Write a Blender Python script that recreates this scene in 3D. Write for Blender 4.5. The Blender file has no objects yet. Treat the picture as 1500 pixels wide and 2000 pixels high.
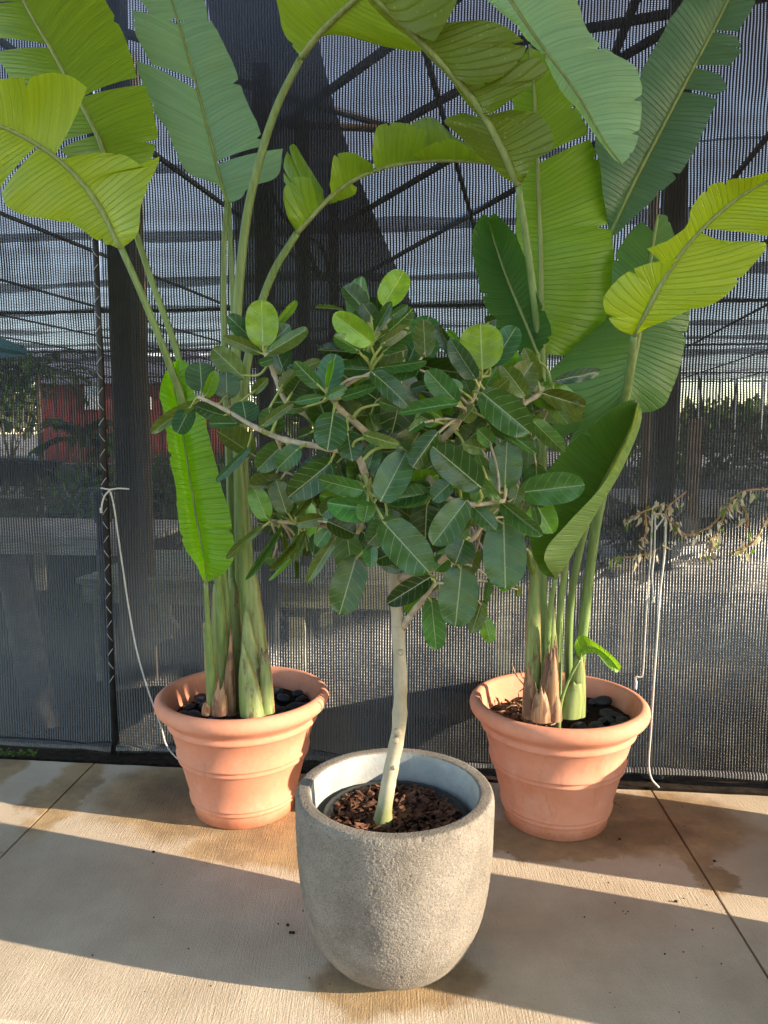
import bpy, math, random
from mathutils import Vector, Matrix, noise as mnoise
random.seed(7)
R = math.radians
scene = bpy.context.scene
COL = scene.collection

# ------------------------------------------------------------------ camera
F, PITCH, CAMH = 1482.6, R(6.2), 1.5           # focal length in photo pixels (1500 x 2000)
cam = bpy.data.cameras.new('Camera'); camo = bpy.data.objects.new('Camera', cam); COL.objects.link(camo)
cam.sensor_fit = 'VERTICAL'; cam.sensor_height = 24; cam.lens = 24 * F / 2000
cam.clip_start = 0.05; cam.clip_end = 600
camo.location = (0, 0, CAMH); camo.rotation_euler = (R(90) - PITCH, 0, 0)
scene.camera = camo
# ------------------------------------------------------------------ sky, sun, exposure
SUN_EL, SUN_AZ = R(16), R(16.5)               # azimuth: from +X towards the camera
world = bpy.data.worlds.new('World'); scene.world = world; world.use_nodes = True
wt = world.node_tree; wt.nodes.clear()
sky = wt.nodes.new('ShaderNodeTexSky'); sky.sky_type = 'NISHITA'; sky.sun_disc = False
sky.sun_elevation = SUN_EL; sky.sun_rotation = R(90) + SUN_AZ
sky.air_density = 1.0; sky.dust_density = 0.25; sky.ozone_density = 1.0
bg = wt.nodes.new('ShaderNodeBackground'); bg.inputs[1].default_value = 0.13
wo = wt.nodes.new('ShaderNodeOutputWorld')
wt.links.new(sky.outputs[0], bg.inputs[0]); wt.links.new(bg.outputs[0], wo.inputs[0])
sun = bpy.data.lights.new('Sun', 'SUN'); sun.energy = 2.9; sun.angle = R(0.5); sun.color = (1.0, 0.85, 0.66)
suno = bpy.data.objects.new('Sun', sun); COL.objects.link(suno)
sdir = Vector((math.cos(SUN_AZ) * math.cos(SUN_EL), -math.sin(SUN_AZ) * math.cos(SUN_EL), math.sin(SUN_EL)))
suno.rotation_euler = sdir.to_track_quat('Z', 'Y').to_euler()
suno.location = (8, -2, 6)
vs = scene.view_settings; vs.view_transform = 'Standard'; vs.look = 'None'; vs.gamma = 1; vs.exposure = 2.12
scene.cycles.transparent_max_bounces = 24
scene.cycles.max_bounces = 10
scene.cycles.use_denoising = True

# ------------------------------------------------------------------ pixel -> place helpers
CAM = Vector((0, 0, CAMH))
def ray(px, py):
    a = (px - 750) / F; b = -(py - 1000) / F
    return Vector((a, math.cos(PITCH) + b * math.sin(PITCH), -math.sin(PITCH) + b * math.cos(PITCH)))
def P(px, py, Y):
    d = ray(px, py); return CAM + d * (Y / d.y)
def G(px, py, z=0.0):
    d = ray(px, py); return CAM + d * ((z - CAMH) / d.z)
EA, EB = G(0, 1473), G(1500, 1545)                     # rear edge of the pavement
UC = (EB - EA).normalized(); NC = Vector((-UC.y, UC.x, 0))   # along the cloth wall / away from camera
OC = EA + UC * (-EA).dot(UC) * 1.0                     # foot point nearest the camera
OC = EA + UC * ((Vector((0, 0, 0)) - EA).dot(UC)) + NC * 0.06
def W(u, v, z): return OC + UC * u + NC * v + Vector((0, 0, z))
def Q(px, py, v):
    d = ray(px, py); s = (v - (CAM - OC).dot(NC)) / d.dot(NC); return CAM + d * s
def uv_of(p): return ((p - OC).dot(UC), (p - OC).dot(NC))

# ------------------------------------------------------------------ materials
class NT:
    def __init__(s, name):
        s.m = bpy.data.materials.new(name); s.m.use_nodes = True; s.t = s.m.node_tree; s.t.nodes.clear()
    def n(s, typ, ins=None, **at):
        nd = s.t.nodes.new(typ)
        for k, v in at.items(): setattr(nd, k, v)
        for k, v in (ins or {}).items(): s.set(nd.inputs[k], v)
        return nd
    def set(s, sock, v):
        if isinstance(v, bpy.types.NodeSocket): s.t.links.new(v, sock)
        elif isinstance(v, bpy.types.Node): s.t.links.new(v.outputs[0], sock)
        else:
            if hasattr(sock, 'type') and sock.type == 'RGBA' and len(v) == 3: v = (*v, 1)
            sock.default_value = v
    def math(s, op, a, b=0.0, clamp=False):
        return s.n('ShaderNodeMath', {0: a, 1: b}, operation=op, use_clamp=clamp).outputs[0]
    def mix(s, f, a, b, bt='MIX'):
        nd = s.n('ShaderNodeMix', {0: f, 6: a, 7: b}, data_type='RGBA', blend_type=bt); return nd.outputs[2]
    def ramp(s, f, lo, hi):          # smooth 0..1
        return s.n('ShaderNodeMapRange', {0: f, 1: lo, 2: hi, 3: 0.0, 4: 1.0}, interpolation_type='SMOOTHSTEP').outputs[0]
    def noise(s, vec, scale, detail=4, rough=.55, dist=0.0):
        return s.n('ShaderNodeTexNoise', {'Vector': vec, 'Scale': scale, 'Detail': detail, 'Roughness': rough, 'Distortion': dist}).outputs[0]
    def mapv(s, vec, loc=(0, 0, 0), rot=(0, 0, 0), sc=(1, 1, 1)):
        return s.n('ShaderNodeMapping', {0: vec, 1: loc, 2: rot, 3: sc}).outputs[0]
    def bump(s, h, strength, dist):
        return s.n('ShaderNodeBump', {'Height': h, 'Strength': strength, 'Distance': dist}).outputs[0]
    def out(s, sh):
        o = s.n('ShaderNodeOutputMaterial'); s.set(o.inputs[0], sh); return s.m
    def bsdf(s, col, rough=.6, spec=.4, normal=None):
        i = {'Base Color': col, 'Roughness': rough, 'Specular IOR Level': spec}
        if normal is not None: i['Normal'] = normal
        return s.n('ShaderNodeBsdfPrincipled', i).outputs[0]
    def obj(s): return s.n('ShaderNodeTexCoord').outputs['Object']
    def pos(s): return s.n('ShaderNodeNewGeometry').outputs['Position']

def m_simple(name, col, rough=.6, spec=.4, var=.25, scale=12, bump=.2, bd=.003):
    t = NT(name); p = t.pos()
    n1 = t.noise(p, scale, 6)
    f = t.ramp(n1, .25, .75)
    c = t.mix(f, tuple(x * (1 - var) for x in col), tuple(min(1, x * (1 + var)) for x in col))
    nb = t.bump(t.noise(p, scale * 8, 4), bump, bd)
    return t.out(t.bsdf(c, rough, spec, nb))

def m_terracotta():
    t = NT('terracotta'); p = t.pos()
    a = t.ramp(t.noise(p, 5, 6, .6), .3, .75); b = t.ramp(t.noise(p, 60, 4), .35, .8)
    c = t.mix(a, (.65, .245, .140), (.73, .31, .19))
    c = t.mix(t.math('MULTIPLY', b, .35), c, (.68, .34, .22))
    z = t.n('ShaderNodeSeparateXYZ', {0: p}).outputs[2]
    zz = t.math('ADD', z, t.math('MULTIPLY', t.noise(p, 9, 3), .06))
    c = t.mix(t.math('MULTIPLY', t.math('SUBTRACT', 1.0, t.ramp(zz, .04, .085)), .55), c, (.42, .135, .06))   # damp foot
    bloom = t.math('MULTIPLY', t.ramp(t.noise(t.mapv(p, loc=(7, 3, 1), sc=(1, 1, .55)), 7, 7, .7), .52, .74), .28)
    c = t.mix(bloom, c, (.72, .50, .40))
    run = t.math('MULTIPLY', t.ramp(t.noise(t.mapv(p, loc=(2, 9, 4), sc=(26, 26, 2.2)), 1, 5, .65), .56, .72), .30)
    c = t.mix(run, c, (.38, .17, .10))
    splash = t.math('MULTIPLY', t.ramp(t.noise(p, 75, 3, .7), .60, .70), t.math('SUBTRACT', 1.0, t.ramp(z, .02, .16)))
    c = t.mix(t.math('MULTIPLY', splash, .5), c, (.20, .12, .07))
    sp = t.ramp(t.noise(p, 170, 2), .70, .78)
    c = t.mix(t.math('MULTIPLY', sp, .5), c, (.25, .1, .06))
    h = t.math('ADD', t.noise(p, 260, 3), t.math('MULTIPLY', t.noise(p, 30, 3), .6))
    return t.out(t.bsdf(c, .85, .2, t.bump(h, .25, .002)))

def m_stonecrete():
    t = NT('cast_stone'); p = t.pos()
    big = t.ramp(t.noise(p, 7, 6, .65), .35, .7); mid = t.ramp(t.noise(p, 34, 4, .7), .35, .65)
    c = t.mix(big, (.165, .143, .115), (.285, .25, .208))
    c = t.mix(t.math('MULTIPLY', mid, .5), c, (.28, .235, .185))
    fine = t.noise(p, 230, 3, .7)
    c = t.mix(t.math('MULTIPLY', t.ramp(fine, .52, .64), .7), c, (.10, .085, .07))
    c = t.mix(t.math('MULTIPLY', t.ramp(t.noise(t.mapv(p, loc=(4, 4, 4)), 260, 2, .7), .58, .68), .6), c, (.42, .37, .31))
    holes = t.n('ShaderNodeTexVoronoi', {'Vector': p, 'Scale': 46.0}).outputs[0]
    c = t.mix(t.math('MULTIPLY', t.math('SUBTRACT', 1.0, t.ramp(holes, .03, .07)), .75), c, (.05, .04, .035))
    c = t.mix(t.math('MULTIPLY', t.ramp(t.noise(p, 3.2, 5, .7), .55, .72), .45), c, (.27, .21, .16))
    v = t.n('ShaderNodeTexVoronoi', {'Vector': p, 'Scale': 270.0}).outputs[0]
    h = t.math('ADD', t.math('MULTIPLY', v, -.8), t.noise(p, 170, 5, .75))
    return t.out(t.bsdf(c, .95, .15, t.bump(h, .5, .003)))

def m_concrete():
    t = NT('pavement_concrete'); p = t.pos()
    c = t.mix(t.ramp(t.noise(p, 2.2, 7, .62), .3, .72), (.485, .38, .265), (.675, .555, .405))
    c = t.mix(t.math('MULTIPLY', t.ramp(t.noise(p, 0.9, 4), .45, .7), .4), c, (.51, .40, .285))
    c = t.mix(t.math('MULTIPLY', t.ramp(t.noise(p, 220, 3), .5, .7), .25), c, (.26, .22, .18))
    # water and rust stains with their own outlines
    wob = t.n('ShaderNodeTexNoise', {'Vector': p, 'Scale': 3.5, 'Detail': 6.0, 'Roughness': .62}).outputs[1]
    pw = t.n('ShaderNodeVectorMath', {0: p, 1: t.n('ShaderNodeVectorMath', {0: t.n('ShaderNodeVectorMath', {0: wob, 1: (.5, .5, .5)}, operation='SUBTRACT').outputs[0], 1: (.34, .34, 0)}, operation='MULTIPLY').outputs[0]}, operation='ADD').outputs[0]
    def blob(cx, cy, rx, ry, rot=0, soft=.20):
        v = t.n('ShaderNodeVectorMath', {0: pw, 1: (cx, cy, 0)}, operation='SUBTRACT').outputs[0]
        v = t.mapv(v, rot=(0, 0, -rot), sc=(1 / rx, 1 / ry, 0))
        L = t.n('ShaderNodeVectorMath', {0: v}, operation='LENGTH').outputs[1]
        return t.math('SUBTRACT', 1.0, t.ramp(L, 1 - soft, 1 + soft)), L
    def px(a, b): g = G(a, b); return g.x, g.y
    blobs = [(*px(450, 1555), .60, .34, -.1), (*px(560, 1655), .36, .17, -.15), (*px(1240, 1605), .44, .25, -.15), (*px(960, 1630), .36, .13, -.1),
             (*px(1100, 1665), .20, .06, -.1), (*px(128, 1545), .10, .36, -.12), (*px(-25, 1510), .14, .2, 0), (*px(1345, 1668), .05, .22, .1),
             (*px(790, 1925), .22, .13, 0)]
    st = None
    for b in blobs:
        m, L = blob(*b)
        st = m if st is None else t.math('MAXIMUM', st, m)
    inner = t.ramp(t.noise(p, 4, 6, .7), .32, .68)
    stc = t.mix(inner, (.22, .135, .062), (.47, .30, .13))
    c = t.mix(t.math('MULTIPLY', st, .82), c, stc)
    # dark heart of the wet stain behind the clay pots
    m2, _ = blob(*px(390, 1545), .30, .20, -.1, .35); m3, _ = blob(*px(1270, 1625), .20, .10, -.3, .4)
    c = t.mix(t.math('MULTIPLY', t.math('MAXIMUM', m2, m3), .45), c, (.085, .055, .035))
    br = t.mapv(p, rot=(0, 0, R(5)), sc=(240, 12, 1))
    h = t.math('ADD', t.noise(br, 1, 3, .6), t.math('MULTIPLY', t.noise(p, 150, 4, .7), 1.0))
    return t.out(t.bsdf(c, .9, .2, t.bump(h, .75, .006)))

def m_leaf_fig():
    t = NT('fig_leaf'); u = t.n('ShaderNodeUVMap', uv_map='UVMap').outputs[0]
    nn = t.n('ShaderNodeUVMap', uv_map='N').outputs[0]
    su = t.n('ShaderNodeSeparateXYZ', {0: u}); U, V = su.outputs[0], su.outputs[1]
    s2 = t.n('ShaderNodeSeparateXYZ', {0: nn}); n_u = s2.outputs[0]
    aU = t.math('ABSOLUTE', U)
    oi = t.n('ShaderNodeObjectInfo'); col = oi.outputs['Color']
    mid = t.math('SUBTRACT', 1.0, t.ramp(t.math('ADD', aU, t.math('MULTIPLY', V, .004)), .008, .015))
    sgn = t.math('MULTIPLY', t.math('GREATER_THAN', U, 0.0), .45)
    q = t.math('ADD', t.math('SUBTRACT', V, t.math('SUBTRACT', t.math('MULTIPLY', aU, .42), t.math('MULTIPLY', t.math('MULTIPLY', aU, aU), -.75))), t.math('MULTIPLY', t.noise(u, 4, 3), .075))
    fr = t.math('FRACT', t.math('ADD', t.math('MULTIPLY', q, 6.3), sgn))
    d = t.math('ABSOLUTE', t.math('SUBTRACT', fr, .5))
    lat = t.math('MULTIPLY', t.math('SUBTRACT', 1.0, t.ramp(d, .012, .045)), t.math('SUBTRACT', 1.0, t.ramp(t.math('ABSOLUTE', n_u), .75, .98)))
    lat = t.math('MULTIPLY', lat, t.math('MULTIPLY', t.ramp(t.noise(u, 5, 2), .2, .6), .60))
    edge = t.math('MULTIPLY', t.ramp(t.math('ABSOLUTE', n_u), .955, .985), .45)
    vein = t.math('MAXIMUM', t.math('MAXIMUM', mid, lat), edge)
    nz = t.ramp(t.noise(t.pos(), 28, 4, .6), .3, .75)
    back = t.n('ShaderNodeNewGeometry').outputs['Backfacing']
    base = t.mix(nz, t.mix(1.0, col, (.72, .76, .72), 'MULTIPLY'), t.mix(1.0, col, (1.22, 1.18, 1.2), 'MULTIPLY'))
    under = t.mix(.6, col, (.16, .20, .055))
    base = t.mix(back, base, under)
    vc = (.60, .65, .32)
    c = t.mix(t.math('MULTIPLY', vein, .47), base, vc)
    sp = t.math('MULTIPLY', t.ramp(t.noise(t.pos(), 160, 2), .72, .76), .55)
    c = t.mix(sp, c, (.30, .32, .16))
    nb = t.bump(t.math('SUBTRACT', t.math('MULTIPLY', t.noise(u, 24, 3), .4), vein), .45, .002)
    pr = t.bsdf(c, .27, .45, nb)
    tr = t.n('ShaderNodeBsdfTranslucent', {0: t.mix(.5, c, (.42, .60, .05), 'MIX')}).outputs[0]
    return t.out(t.n('ShaderNodeMixShader', {0: .16, 1: pr, 2: tr}).outputs[0])

def m_blade(name, drops=False):
    t = NT(name); u = t.n('ShaderNodeUVMap', uv_map='UVMap').outputs[0]
    nn = t.n('ShaderNodeUVMap', uv_map='N').outputs[0]
    su = t.n('ShaderNodeSeparateXYZ', {0: u}); U, V = su.outputs[0], su.outputs[1]
    n_u = t.n('ShaderNodeSeparateXYZ', {0: nn}).outputs[0]
    col = t.n('ShaderNodeObjectInfo').outputs['Color']
    q = t.math('SUBTRACT', V, t.math('MULTIPLY', U, .22))
    q = t.math('ADD', q, t.math('MULTIPLY', t.noise(u, 5, 3), .012))
    cv = t.n('ShaderNodeCombineXYZ', {0: t.math('MULTIPLY', q, 170.0), 1: t.math('MULTIPLY', U, 3.0), 2: 0.0}).outputs[0]
    st = t.noise(cv, 1.0, 3, .7)
    cv2 = t.n('ShaderNodeCombineXYZ', {0: t.math('MULTIPLY', q, 52.0), 1: t.math('MULTIPLY', U, 1.2), 2: 4.0}).outputs[0]
    st2 = t.noise(cv2, 1.0, 2, .5)
    fr = t.math('ABSOLUTE', t.math('SUBTRACT', t.math('FRACT', t.math('MULTIPLY', q, 62.0)), .5))
    line = t.math('SUBTRACT', 1.0, t.ramp(fr, .0, .13))
    back = t.n('ShaderNodeNewGeometry').outputs['Backfacing']
    f = t.ramp(t.math('ADD', t.math('MULTIPLY', st, .5), t.math('MULTIPLY', st2, .5)), .3, .7)
    base = t.mix(f, t.mix(1.0, col, (.80, .84, .82), 'MULTIPLY'), t.mix(1.0, col, (1.16, 1.13, 1.15), 'MULTIPLY'))
    big = t.ramp(t.noise(t.pos(), 6, 4), .4, .75)
    base = t.mix(t.math('MULTIPLY', big, .30), base, t.mix(1.0, col, (1.35, 1.15, .7), 'MULTIPLY'))
    base = t.mix(t.math('MULTIPLY', line, .17), base, t.mix(1.0, col, (.62, .70, .66), 'MULTIPLY'))
    en = t.noise(t.pos(), 22, 4, .65)
    base = t.mix(t.math('MULTIPLY', t.ramp(n_u, .45, 1.0), .28), base, t.mix(1.0, col, (1.35, 1.2, .8), 'MULTIPLY'))
    ed = t.ramp(t.math('ADD', n_u, t.math('MULTIPLY', t.math('SUBTRACT', en, .5), .10)), .972, 1.0)
    base = t.mix(t.math('MULTIPLY', ed, .75), base, (.30, .20, .08))
    scar = t.noise(t.n('ShaderNodeCombineXYZ', {0: t.math('MULTIPLY', q, 30.0), 1: t.math('MULTIPLY', U, 7.0), 2: 9.0}).outputs[0], 1, 4, .7)
    base = t.mix(t.math('MULTIPLY', t.ramp(scar, .66, .72), .35), base, t.mix(1.0, col, (1.6, 1.3, 1.0), 'MULTIPLY'))
    wear = t.math('MULTIPLY', t.ramp(t.noise(t.pos(), 42, 3, .6), .70, .76), .45)
    base = t.mix(wear, base, t.mix(1.0, col, (.55, .58, .55), 'MULTIPLY'))
    h = t.math('SUBTRACT', t.math('MULTIPLY', st, .45), t.math('MULTIPLY', line, .5))
    rough = .42
    if drops:
        v = t.n('ShaderNodeTexVoronoi', {'Vector': t.pos(), 'Scale': 62.0, 'Randomness': 1.0})
        big_c = t.n('ShaderNodeSeparateXYZ', {0: v.outputs['Color']}).outputs[0]
        rr = t.math('ADD', .06, t.math('MULTIPLY', big_c, .22))
        dm = t.math('MULTIPLY', t.math('LESS_THAN', v.outputs[0], rr), t.math('GREATER_THAN', big_c, .35))
        base = t.mix(t.math('MULTIPLY', dm, .55), base, (.24, .27, .11))
        h = t.math('ADD', h, t.math('MULTIPLY', dm, 1.2))
    nb = t.bump(h, .8, .003)
    pr = t.bsdf(base, .33, .45, nb)
    tc = t.mix(1.0, base, (2.6, 2.5, .9), 'MULTIPLY')
    tr = t.n('ShaderNodeBsdfTranslucent', {0: tc, 'Normal': nb}).outputs[0]
    return t.out(t.n('ShaderNodeMixShader', {0: .36, 1: pr, 2: tr}).outputs[0])

def m_stem(name, g1, g2, brown=0.0):
    t = NT(name); p = t.pos()
    s = t.mapv(p, sc=(70, 70, 5)); n1 = t.noise(s, 1, 4, .6)
    c = t.mix(t.ramp(n1, .3, .7), g1, g2)
    if brown:
        b = t.noise(t.mapv(p, sc=(26, 26, 7)), 1, 5, .65)
        c = t.mix(t.math('MULTIPLY', t.ramp(b, .60 - brown * .2, .68 - brown * .2), .85), c, (.12, .055, .035))
        b2 = t.noise(t.mapv(p, loc=(3, 1, 0), sc=(22, 22, 9)), 1, 5, .65)
        c = t.mix(t.math('MULTIPLY', t.ramp(b2, .64, .72), .6), c, (.42, .25, .13))
    return t.out(t.bsdf(c, .45, .4, t.bump(n1, .3, .002)))

def m_bark():
    t = NT('fig_bark'); p = t.pos()
    n1 = t.noise(t.mapv(p, sc=(22, 22, 10)), 1, 6, .65)
    c = t.mix(t.ramp(n1, .3, .75), (.34, .285, .185), (.48, .42, .30))
    z = t.n('ShaderNodeSeparateXYZ', {0: p}).outputs[2]
    zz = t.math('ADD', z, t.math('MULTIPLY', t.noise(p, 30, 4), .10))
    c = t.mix(t.math('MULTIPLY', t.math('SUBTRACT', 1.0, t.ramp(zz, .50, .58)), .8), c, (.20, .24, .07))    # algae at the foot
    rg = t.ramp(t.noise(t.mapv(p, sc=(6, 6, 60)), 1, 3), .62, .7)
    c = t.mix(t.math('MULTIPLY', rg, .4), c, (.27, .20, .12))
    return t.out(t.bsdf(c, .75, .25, t.bump(t.math('ADD', n1, t.math('MULTIPLY', t.noise(p, 140, 3), .5)), .5, .003)))

def m_cloth(name, pitch_open=.43, cross=.52, col=(.018, .018, .018)):
    # knitted shade cloth: solid ribs, open ladders between them, crossed by thin tapes
    t = NT(name); u = t.n('ShaderNodeUVMap', uv_map='UVMap').outputs[0]
    su = t.n('ShaderNodeSeparateXYZ', {0: u}); U, V = su.outputs[0], su.outputs[1]   # U in ribs, V in metres
    wp = t.noise(t.mapv(u, sc=(.02, 1.6, 1)), 1, 3, .6)
    U = t.math('ADD', U, t.math('MULTIPLY', wp, 3.0)); V = t.math('ADD', V, t.math('MULTIPLY', t.noise(t.mapv(u, sc=(.05, .8, 1)), 1, 3), .05))
    fu = t.math('ABSOLUTE', t.math('SUBTRACT', t.math('FRACT', U), .5))              # 0 at the rib's crest
    jig = t.math('MULTIPLY', t.noise(u, 2.0, 2), .10)
    gap = t.ramp(t.math('ADD', fu, jig), .5 - pitch_open / 2, .5 - pitch_open / 2 + .10)
    row = t.math('FRACT', t.math('ADD', t.math('DIVIDE', V, .0068), t.math('MULTIPLY', t.noise(t.mapv(u, sc=(.9, 9, 1)), 1, 2), 2.5)))
    tape = t.math('LESS_THAN', row, cross)
    dens = t.ramp(t.noise(t.mapv(u, sc=(.03, 2.2, 1)), 1, 5, .7), .2, .8)
    opn = t.math('MULTIPLY', t.math('MULTIPLY', gap, t.math('SUBTRACT', 1.0, t.math('MULTIPLY', tape, .8))), t.math('ADD', .72, t.math('MULTIPLY', dens, .22)))
    p = t.pos()
    dirt = t.ramp(t.noise(t.mapv(p, sc=(2, 2, .9)), 1, 6, .65), .3, .8)
    c = t.mix(dirt, col, tuple(x * 1.6 for x in col))
    # shiny tape stitches zigzag along each rib, so their faces tip up and down
    zz = t.math('SUBTRACT', t.math('PINGPONG', t.math('DIVIDE', V, .0068), 1.0), .5)
    cell = t.noise(t.n('ShaderNodeCombineXYZ', {0: t.math('MULTIPLY', U, 1.3), 1: t.math('MULTIPLY', V, 55.0), 2: 0.0}).outputs[0], 1, 1)
    k = t.math('ADD', .30, t.math('ADD', t.math('MULTIPLY', zz, .12), t.math('MULTIPLY', t.math('SUBTRACT', cell, .5), .22)))     # slanted like the tape's twist
    nv = t.n('ShaderNodeVectorMath', {0: t.n('ShaderNodeNewGeometry').outputs['Normal'], 1: t.n('ShaderNodeCombineXYZ', {0: t.math('ADD', .37, t.math('MULTIPLY', cell, .2)), 1: -.03, 2: k}).outputs[0]}, operation='ADD').outputs[0]
    nv = t.n('ShaderNodeVectorMath', {0: nv}, operation='NORMALIZE').outputs[0]
    b = t.n('ShaderNodeBsdfPrincipled', {'Base Color': c, 'Roughness': .285, 'Specular IOR Level': .56, 'Normal': nv}).outputs[0]
    tp = t.n('ShaderNodeBsdfTransparent').outputs[0]
    return t.out(t.n('ShaderNodeMixShader', {0: opn, 1: b, 2: tp}).outputs[0])

def m_roofcloth(name, opn=.30, col=(.06, .055, .06), tcol=(.46, .42, .46)):
    t = NT(name); p = t.pos()
    n1 = t.noise(t.mapv(p, rot=(0, 0, R(20)), sc=(.35, 2.4, 1)), 1, 5, .6)
    o = t.math('MULTIPLY', t.ramp(n1, .2, .8), opn)
    o = t.math('ADD', o, opn * .45)
    d = t.bsdf(col, .9, .1); tr = t.n('ShaderNodeBsdfTranslucent', {0: tcol}).outputs[0]
    s = t.n('ShaderNodeMixShader', {0: .55, 1: d, 2: tr}).outputs[0]
    return t.out(t.n('ShaderNodeMixShader', {0: o, 1: s, 2: t.n('ShaderNodeBsdfTransparent').outputs[0]}).outputs[0])

def m_emit(name, col, s):
    t = NT(name); return t.out(t.n('ShaderNodeEmission', {0: col, 1: s}).outputs[0])

def m_foliage(name, c1, c2, tr=.25):
    t = NT(name); p = t.pos(); oi = t.n('ShaderNodeObjectInfo').outputs['Random']
    f = t.ramp(t.noise(p, 9, 3), .3, .7)
    c = t.mix(f, c1, c2)
    b = t.bsdf(c, .5, .35)
    x = t.n('ShaderNodeBsdfTranslucent', {0: t.mix(1.0, c, (1.8, 1.8, 1.0), 'MULTIPLY')}).outputs[0]
    return t.out(t.n('ShaderNodeMixShader', {0: tr, 1: b, 2: x}).outputs[0])

def m_wood(name, c1, c2):
    t = NT(name); p = t.obj()
    n1 = t.noise(t.mapv(p, sc=(3, 40, 40)), 1, 5, .65)
    c = t.mix(t.ramp(n1, .3, .7), c1, c2)
    return t.out(t.bsdf(c, .85, .2, t.bump(n1, .4, .004)))

M = dict(
    terracotta=m_terracotta(), stone=m_stonecrete(), concrete=m_concrete(), fig=m_leaf_fig(),
    blade=m_blade('paradise_blade'), blade_drops=m_blade('paradise_blade_wet', True),
    petiole=m_stem('paradise_petiole', (.13, .20, .055), (.21, .29, .09)),
    midrib=m_stem('paradise_midrib', (.17, .22, .06), (.27, .32, .11)),
    sheath=m_stem('paradise_sheath', (.16, .20, .05), (.27, .31, .11), .12),
    sheath_dry=m_stem('dry_sheath', (.19, .09, .045), (.40, .23, .12), .5),
    fibre=m_simple('dry_fibre', (.36, .21, .11), .85, .2, .4, 40),
    bark=m_bark(), twig=m_simple('fig_twig', (.42, .35, .24), .75, .25, .25, 50, .4),
    fig_petiole=m_simple('fig_petiole', (.33, .38, .10), .5, .4, .2, 30),
    cloth=m_cloth('shade_cloth'), cloth_hem=m_simple('shade_cloth_hem', (.05, .048, .047), .42, 1.0, .35, 60, .5),
    seam=m_simple('seam_thread', (.02, .02, .02)),
    soil=m_simple('dark_soil', (.035, .025, .018), .95, .1, .5, 40, .9, .01),
    floor=m_simple('weed_mat_floor', (.022, .02, .018), .95, .1, .3, 1.2, .6, .01),
    dirt=m_simple('reddish_dirt', (.22, .12, .07), .95, .1, .35, 3, .8, .01),
    pebble=m_simple('black_pebble', (.028, .028, .03), .45, .4, .4, 30, .2),
    chip=m_simple('bark_chip', (.135, .062, .035), .85, .2, .55, 25, .5),
    nursery=m_simple('black_plastic', (.018, .018, .018), .4, .5, .2, 8),
    cord=m_simple('white_cord', (.62, .58, .52), .8, .2, .15, 90, .5),
    wire=m_simple('lacing_wire', (.42, .41, .40), .5, .4),
    blackpole=m_simple('black_pole', (.018, .017, .017), .5, .4, .3, 20),
    greypost=m_simple('grey_steel_post', (.055, .055, .058), .6, .4, .3, 7),
    brownpost=m_simple('weathered_post', (.26, .19, .13), .85, .2, .3, 9),
    pipe=m_simple('old_grey_pipe', (.17, .14, .12), .7, .3, .45, 14, .4),
    wood=m_wood('weathered_wood', (.30, .265, .22), (.55, .50, .42)),
    wood_green=m_wood('mossy_wood', (.27, .26, .16), (.50, .48, .31)),
    beam=m_simple('roof_beam', (.03, .03, .032), .8, .2),
    roofcloth=m_roofcloth('roof_shade_cloth'), overlap_shadow=m_roofcloth('doubled_cloth_and_shadow', .24, (.035, .035, .04), (.10, .10, .12)),
    metal=m_simple('painted_sheet_metal', (.55, .55, .54), .5, .4),
    red=m_simple('red_barn_board', (.22, .05, .04), .8, .2, .25, 2),
    darkroof=m_simple('dark_roof_sheet', (.045, .04, .042), .7, .3),
    white=m_simple('white_board', (.75, .75, .73), .7, .3, .08),
    gravel=m_simple('nursery_gravel', (.30, .26, .22), .95, .1, .35, 6, .8, .02),
    lamp=m_emit('lit_tube', (1, .97, .9), 2.2),
    fol=m_foliage('palm_foliage', (.045, .085, .025), (.10, .17, .05)), fol_red=m_foliage('dark_red_foliage', (.05, .03, .025), (.09, .10, .035)),
    fol_far=m_foliage('far_foliage', (.06, .09, .03), (.12, .16, .06)), dry=m_foliage('dried_leaf', (.42, .35, .24), (.62, .56, .44), .25),
    fol_lime=m_foliage('weed_leaf', (.10, .20, .03), (.16, .28, .05)),
    rubber=m_simple('rubber_leaf', (.012, .035, .02), .25, .6, .3, 12),
)

# ------------------------------------------------------------------ mesh helpers
def mesh(name, verts, faces, mat, uvs=None, uvn=None, smooth=True):
    me = bpy.data.meshes.new(name); me.from_pydata([tuple(v) for v in verts], [], faces)
    if uvs:
        for nm, data in (('UVMap', uvs), ('N', uvn)):
            if data is None: continue
            l = me.uv_layers.new(name=nm)
            for lp in me.loops: l.data[lp.index].uv = data[lp.vertex_index]
    if mat: me.materials.append(mat)
    if smooth: me.polygons.foreach_set('use_smooth', [True] * len(me.polygons))
    me.update(); return me
def link(name, data, parent=None, mw=None):
    o = bpy.data.objects.new(name, data); COL.objects.link(o)
    if mw is not None: o.matrix_basis = mw
    if parent is not None:
        o.parent = parent; o.matrix_parent_inverse = WM(parent).inverted()
    return o
def WM(o):
    m = o.matrix_basis.copy()
    return WM(o.parent) @ o.matrix_parent_inverse @ m if o.parent else m
def thing(name, loc, label, cat, group=None):
    o = bpy.data.objects.new(name, None); COL.objects.link(o); o.empty_display_size = .1
    o.matrix_basis = Matrix.Translation(loc); return tag(o, label, cat, group)
def tag(o, label=None, cat=None, group=None, kind=None):
    if label: o['label'] = label
    if cat: o['category'] = cat
    if group: o['group'] = group
    if kind: o['kind'] = kind
    return o
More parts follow.
